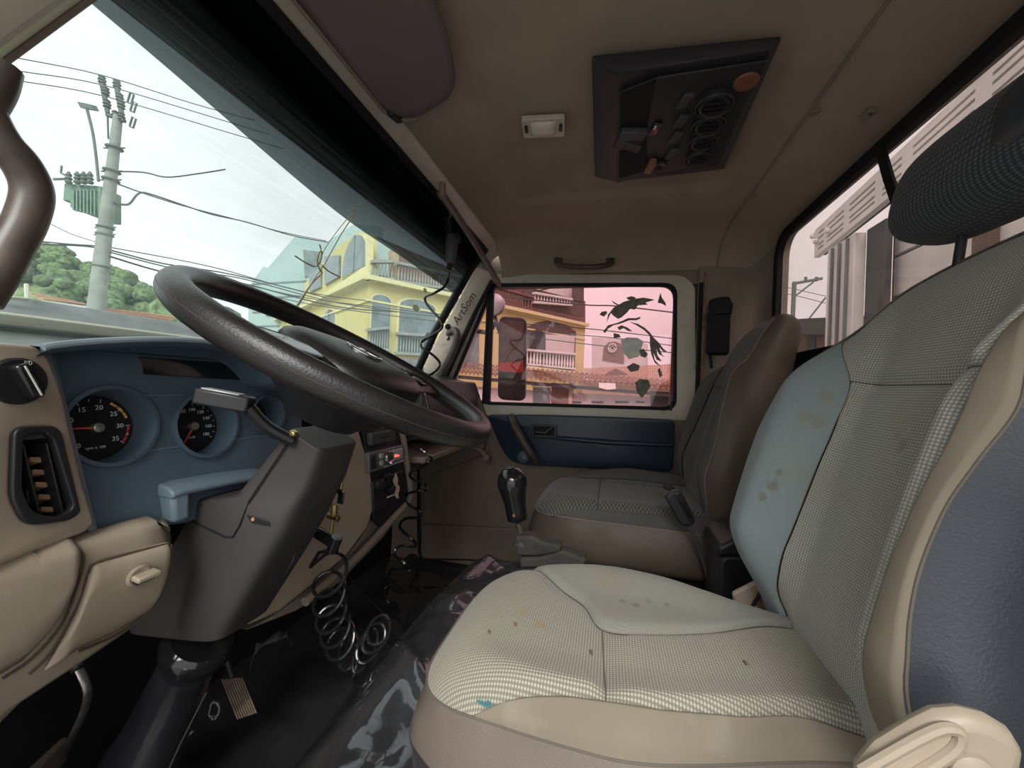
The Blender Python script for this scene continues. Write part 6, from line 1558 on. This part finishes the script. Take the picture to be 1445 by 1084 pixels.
# wires
wires = [([(-60,62),(15,80),(143,106),(275,147),(360,170)],9,14,.010,'topmost thin power line in the sky behind the grab handle'),
 ([(-60,85),(24,100),(145,120),(305,167),(380,190)],9,14,.010,'second thin power line from the top, left of pole'),
 ([(-60,98),(20,113),(148,136),(332,190),(400,210)],9,14,.010,'third thin power line from the top, left of pole'),
 ([(145,242),(200,243),(235,250),(280,245),(318,239)],9,9,.012,'short slack wire to the right of the pole below crossarm'),
 ([(162,258),(200,272),(260,291),(330,309),(400,328),(460,340)],9,20,.014,'upper of two twisted service cables falling right from pole'),
 ([(162,287),(182,288),(196,273),(212,274),(260,290),(300,303),(350,314),(410,332),(463,342)],9,20,.020,'thick service cable with an S bend right of the pole'),
 ([(30,338),(90,344),(135,347),(160,350),(300,377),(420,410),(520,425)],9,14,.012,'uppermost of the bundled lines crossing the hill'),
 ([(60,345),(140,350),(230,372),(330,388),(460,420)],9,14,.016,'thick line just under the uppermost over the hill'),
 ([(155,362),(240,386),(330,397),(470,432),(560,440)],9,14,.016,'lowest dark line running right from the pole to the house'),
 ([(155,356),(250,380),(340,393),(480,428),(640,450)],9,13,.012,'lowest but one line running right from the pole to the house'),
 ([(330,398),(430,420),(520,432),(655,448)],12,11,.010,'line crossing the yellow facade at its first floor cornice'),
 ([(330,405),(430,428),(540,444),(655,458)],12,11,.010,'line crossing the yellow facade just above the tall windows'),
 ([(700,418),(820,430),(870,432),(950,441)],11,10,.014,'power line crossing the sky in far door window'),
 ([(700,455),(820,463),(950,478)],11,10,.010,'upper of the fine lines low in the far door window'),
 ([(700,462),(820,473),(866,477),(950,488)],11,10,.010,'middle fine line low in the far door window'),
 ([(700,470),(830,486),(950,498)],11,10,.010,'lower fine line low in the far door window'),
 ([(60,310),(100,330),(137,342)],9,9,.006,'very thin guy wire slanting down to the pole above hill'),
 ([(1096,402),(1130,410),(1165,418)],-20,-20,.012,'upper fine line in the rear window'),
 ([(1096,412),(1130,419),(1165,428)],-20,-20,.012,'lower fine line in the rear window')]
for pts, d0, d1, r, lab in wires:
    n = len(pts); d0, d1 = abs(d0), abs(d1); b = MB(); b.tube(catmull([dp(px, py, d0+(d1-d0)*i/(n-1)) for i, (px, py) in enumerate(pts)], 5), r*1.35, 5)
    tag(b.build('overhead_wire', 'cable', None, smooth=True), lab, 'wire', 'overhead wires')

# ---- cargo bed behind the cab, seen through the rear window
RY = -1.15
cb = thing('cargo_rack', (1.2, RY, GZ), 'white slotted steel headboard of the truck bed, behind the rear window', 'truck bed')
g = lambda px, py, y=RY: at(px, py, 'y', y)
def bar(x0, x1, z0, z1, nm, m, y=RY, t=-.03):
    return MB().prism([(x0,y,z0),(x1,y,z0),(x1,y,z1),(x0,y,z1)], (0,t,0)).build(nm, m, cb, bevel=.003)
xe = g(1150,330).x; zt = g(1150,325).z; zb = g(1152,362).z
zt2 = g(1385,100).z
hd_ = plate('slotted_header', 'rack_white', [(-.4,zb),(xe,zb),(xe,zt),(-.4,zt)],
    [[(x0,z0),(x0+w_,z0),(x0+w_,z0+.012),(x0,z0+.012)] for x0, w_ in ((xe-.10,.06),(xe-.30,.16),(xe-.55,.20),(xe-.72,.12),(xe-1.06,.28),(xe-1.26,.14),(xe-1.62,.30)) for z0 in (zb+.03, zb+.055, zt-.075, zt-.045)], (0,RY,0), X_, Z_, .03, cb, bevel=0)
xB = g(1405,100).x; kS = (g(1405,84).z-zt)/(xe-xB)
def shear(o):
    for v in o.data.vertices: v.co.z += kS*max(0, xe-.02-(v.co.x+1.2))
shear(hd_)
shear(bar(-.4, xe-.01, zb+.01, zt-.01, 'slot_dark_strip', 'black_rubber', RY-.045, -.01))  # black strip added behind the slots only to make them read dark
bar(-.2, g(1200,420).x, GZ+.6, zb, 'gap_dark_sheet', 'black_rubber', RY-.17, -.01)  # black sheet added so the gaps between the boards look dark
for dx, dz in ((-.03,.09),(-.16,.10)): MB().lathe((xe+dx,RY+.002,zb+dz), (0,1,0), [(.016,0),(.016,.012),(.008,.018)], 8).build('bolt', 'rack_white', cb)
MB().lathe((xe+.008,RY+.0,zb+.14), (1,0,0), [(.016,0),(.016,.02)], 8).build('bolt', 'rack_white', cb)
x1 = g(1163,420).x; x2 = g(1200,420).x
bar(x2, x1, GZ+.6, zb, 'corner_post', 'rack_white', RY-.01, -.05)
for k in range(3):
    xx = x2+(x1-x2)*(.2+.28*k); bar(xx-.006, xx+.006, GZ+.6, zb-.01, 'post_rib', 'rack_grey', RY+.004, -.02)
bar(x2-.14, x2, GZ+.6, zb+.01, 'dark_panel', 'rack_dark', RY-.06, -.03)
zs = [g(1230,y_, RY-.12).z for y_ in (300,338,378,430,480,540)]
for k in range(5):
    bar(-.2, x2-.10, zs[k+1]+.008, zs[k]-.008, 'board', 'rack_white', RY-.12, -.025)
bar(-.2, x2-.1, GZ+.6, zs[5], 'board', 'rack_grey', RY-.12, -.025)
bar(x2-.62, x2-.55, GZ+.6, zb, 'brown_upright', 'brown_wall', RY-.09, -.03)
bar(-.3, x1, GZ+.4, GZ+.62, 'bed_floor_rail', 'rack_dark', RY, -.4)
# street pole and sheds beyond
rp = thing('steel_frame_pole', dp(1120,470,14), 'dark steel pole with crossarm seen in the left of the rear window', 'utility pole')
E_ = lambda px, py: dp(px, py, 14)
gq = E_(1119,440); MB().tube([E_(1121,398), gq, V((gq.x,gq.y,GZ))], .07, 6).build('post', 'pole_dark', rp)
MB().tube([E_(1121,400), E_(1160,393)], .05, 6).build('crossarm', 'pole_dark', rp)
MB().tube([E_(1122,418), E_(1148,398)], .03, 5).build('brace', 'pole_dark', rp); MB().tube([E_(1140,452), E_(1165,420)], .03, 5).build('stay', 'pole_dark', rp)
for px in (1137,1152): MB().tube([E_(px,397), E_(px,391)], .05, 6).build('insulator', 'pole_dark', rp)
A6, B6 = dp(1100,450,15), dp(1260,440,11); fF = Fac(A6, B6)
sh_ = thing('brown_shed', V((A6.x, A6.y, GZ)), 'low dark building with brown wall below the steel pole in the rear window', 'building')
fF.poly('wall', [(1095,470),(1320,470),(1320,560),(1095,560)], 'brown_wall', sh_, 0, .3); fF.poly('roof', [(1090,452),(1320,440),(1320,472),(1090,472)], 'rack_dark', sh_, .3, .6)
fF.poly('door', [(1138,474),(1150,474),(1150,520),(1138,520)], 'dark_opening', sh_, .05, .1)
fF.poly('pale_wall', [(1095,500),(1165,502),(1165,540),(1095,540)], 'tan_wall', sh_, .6, .2)
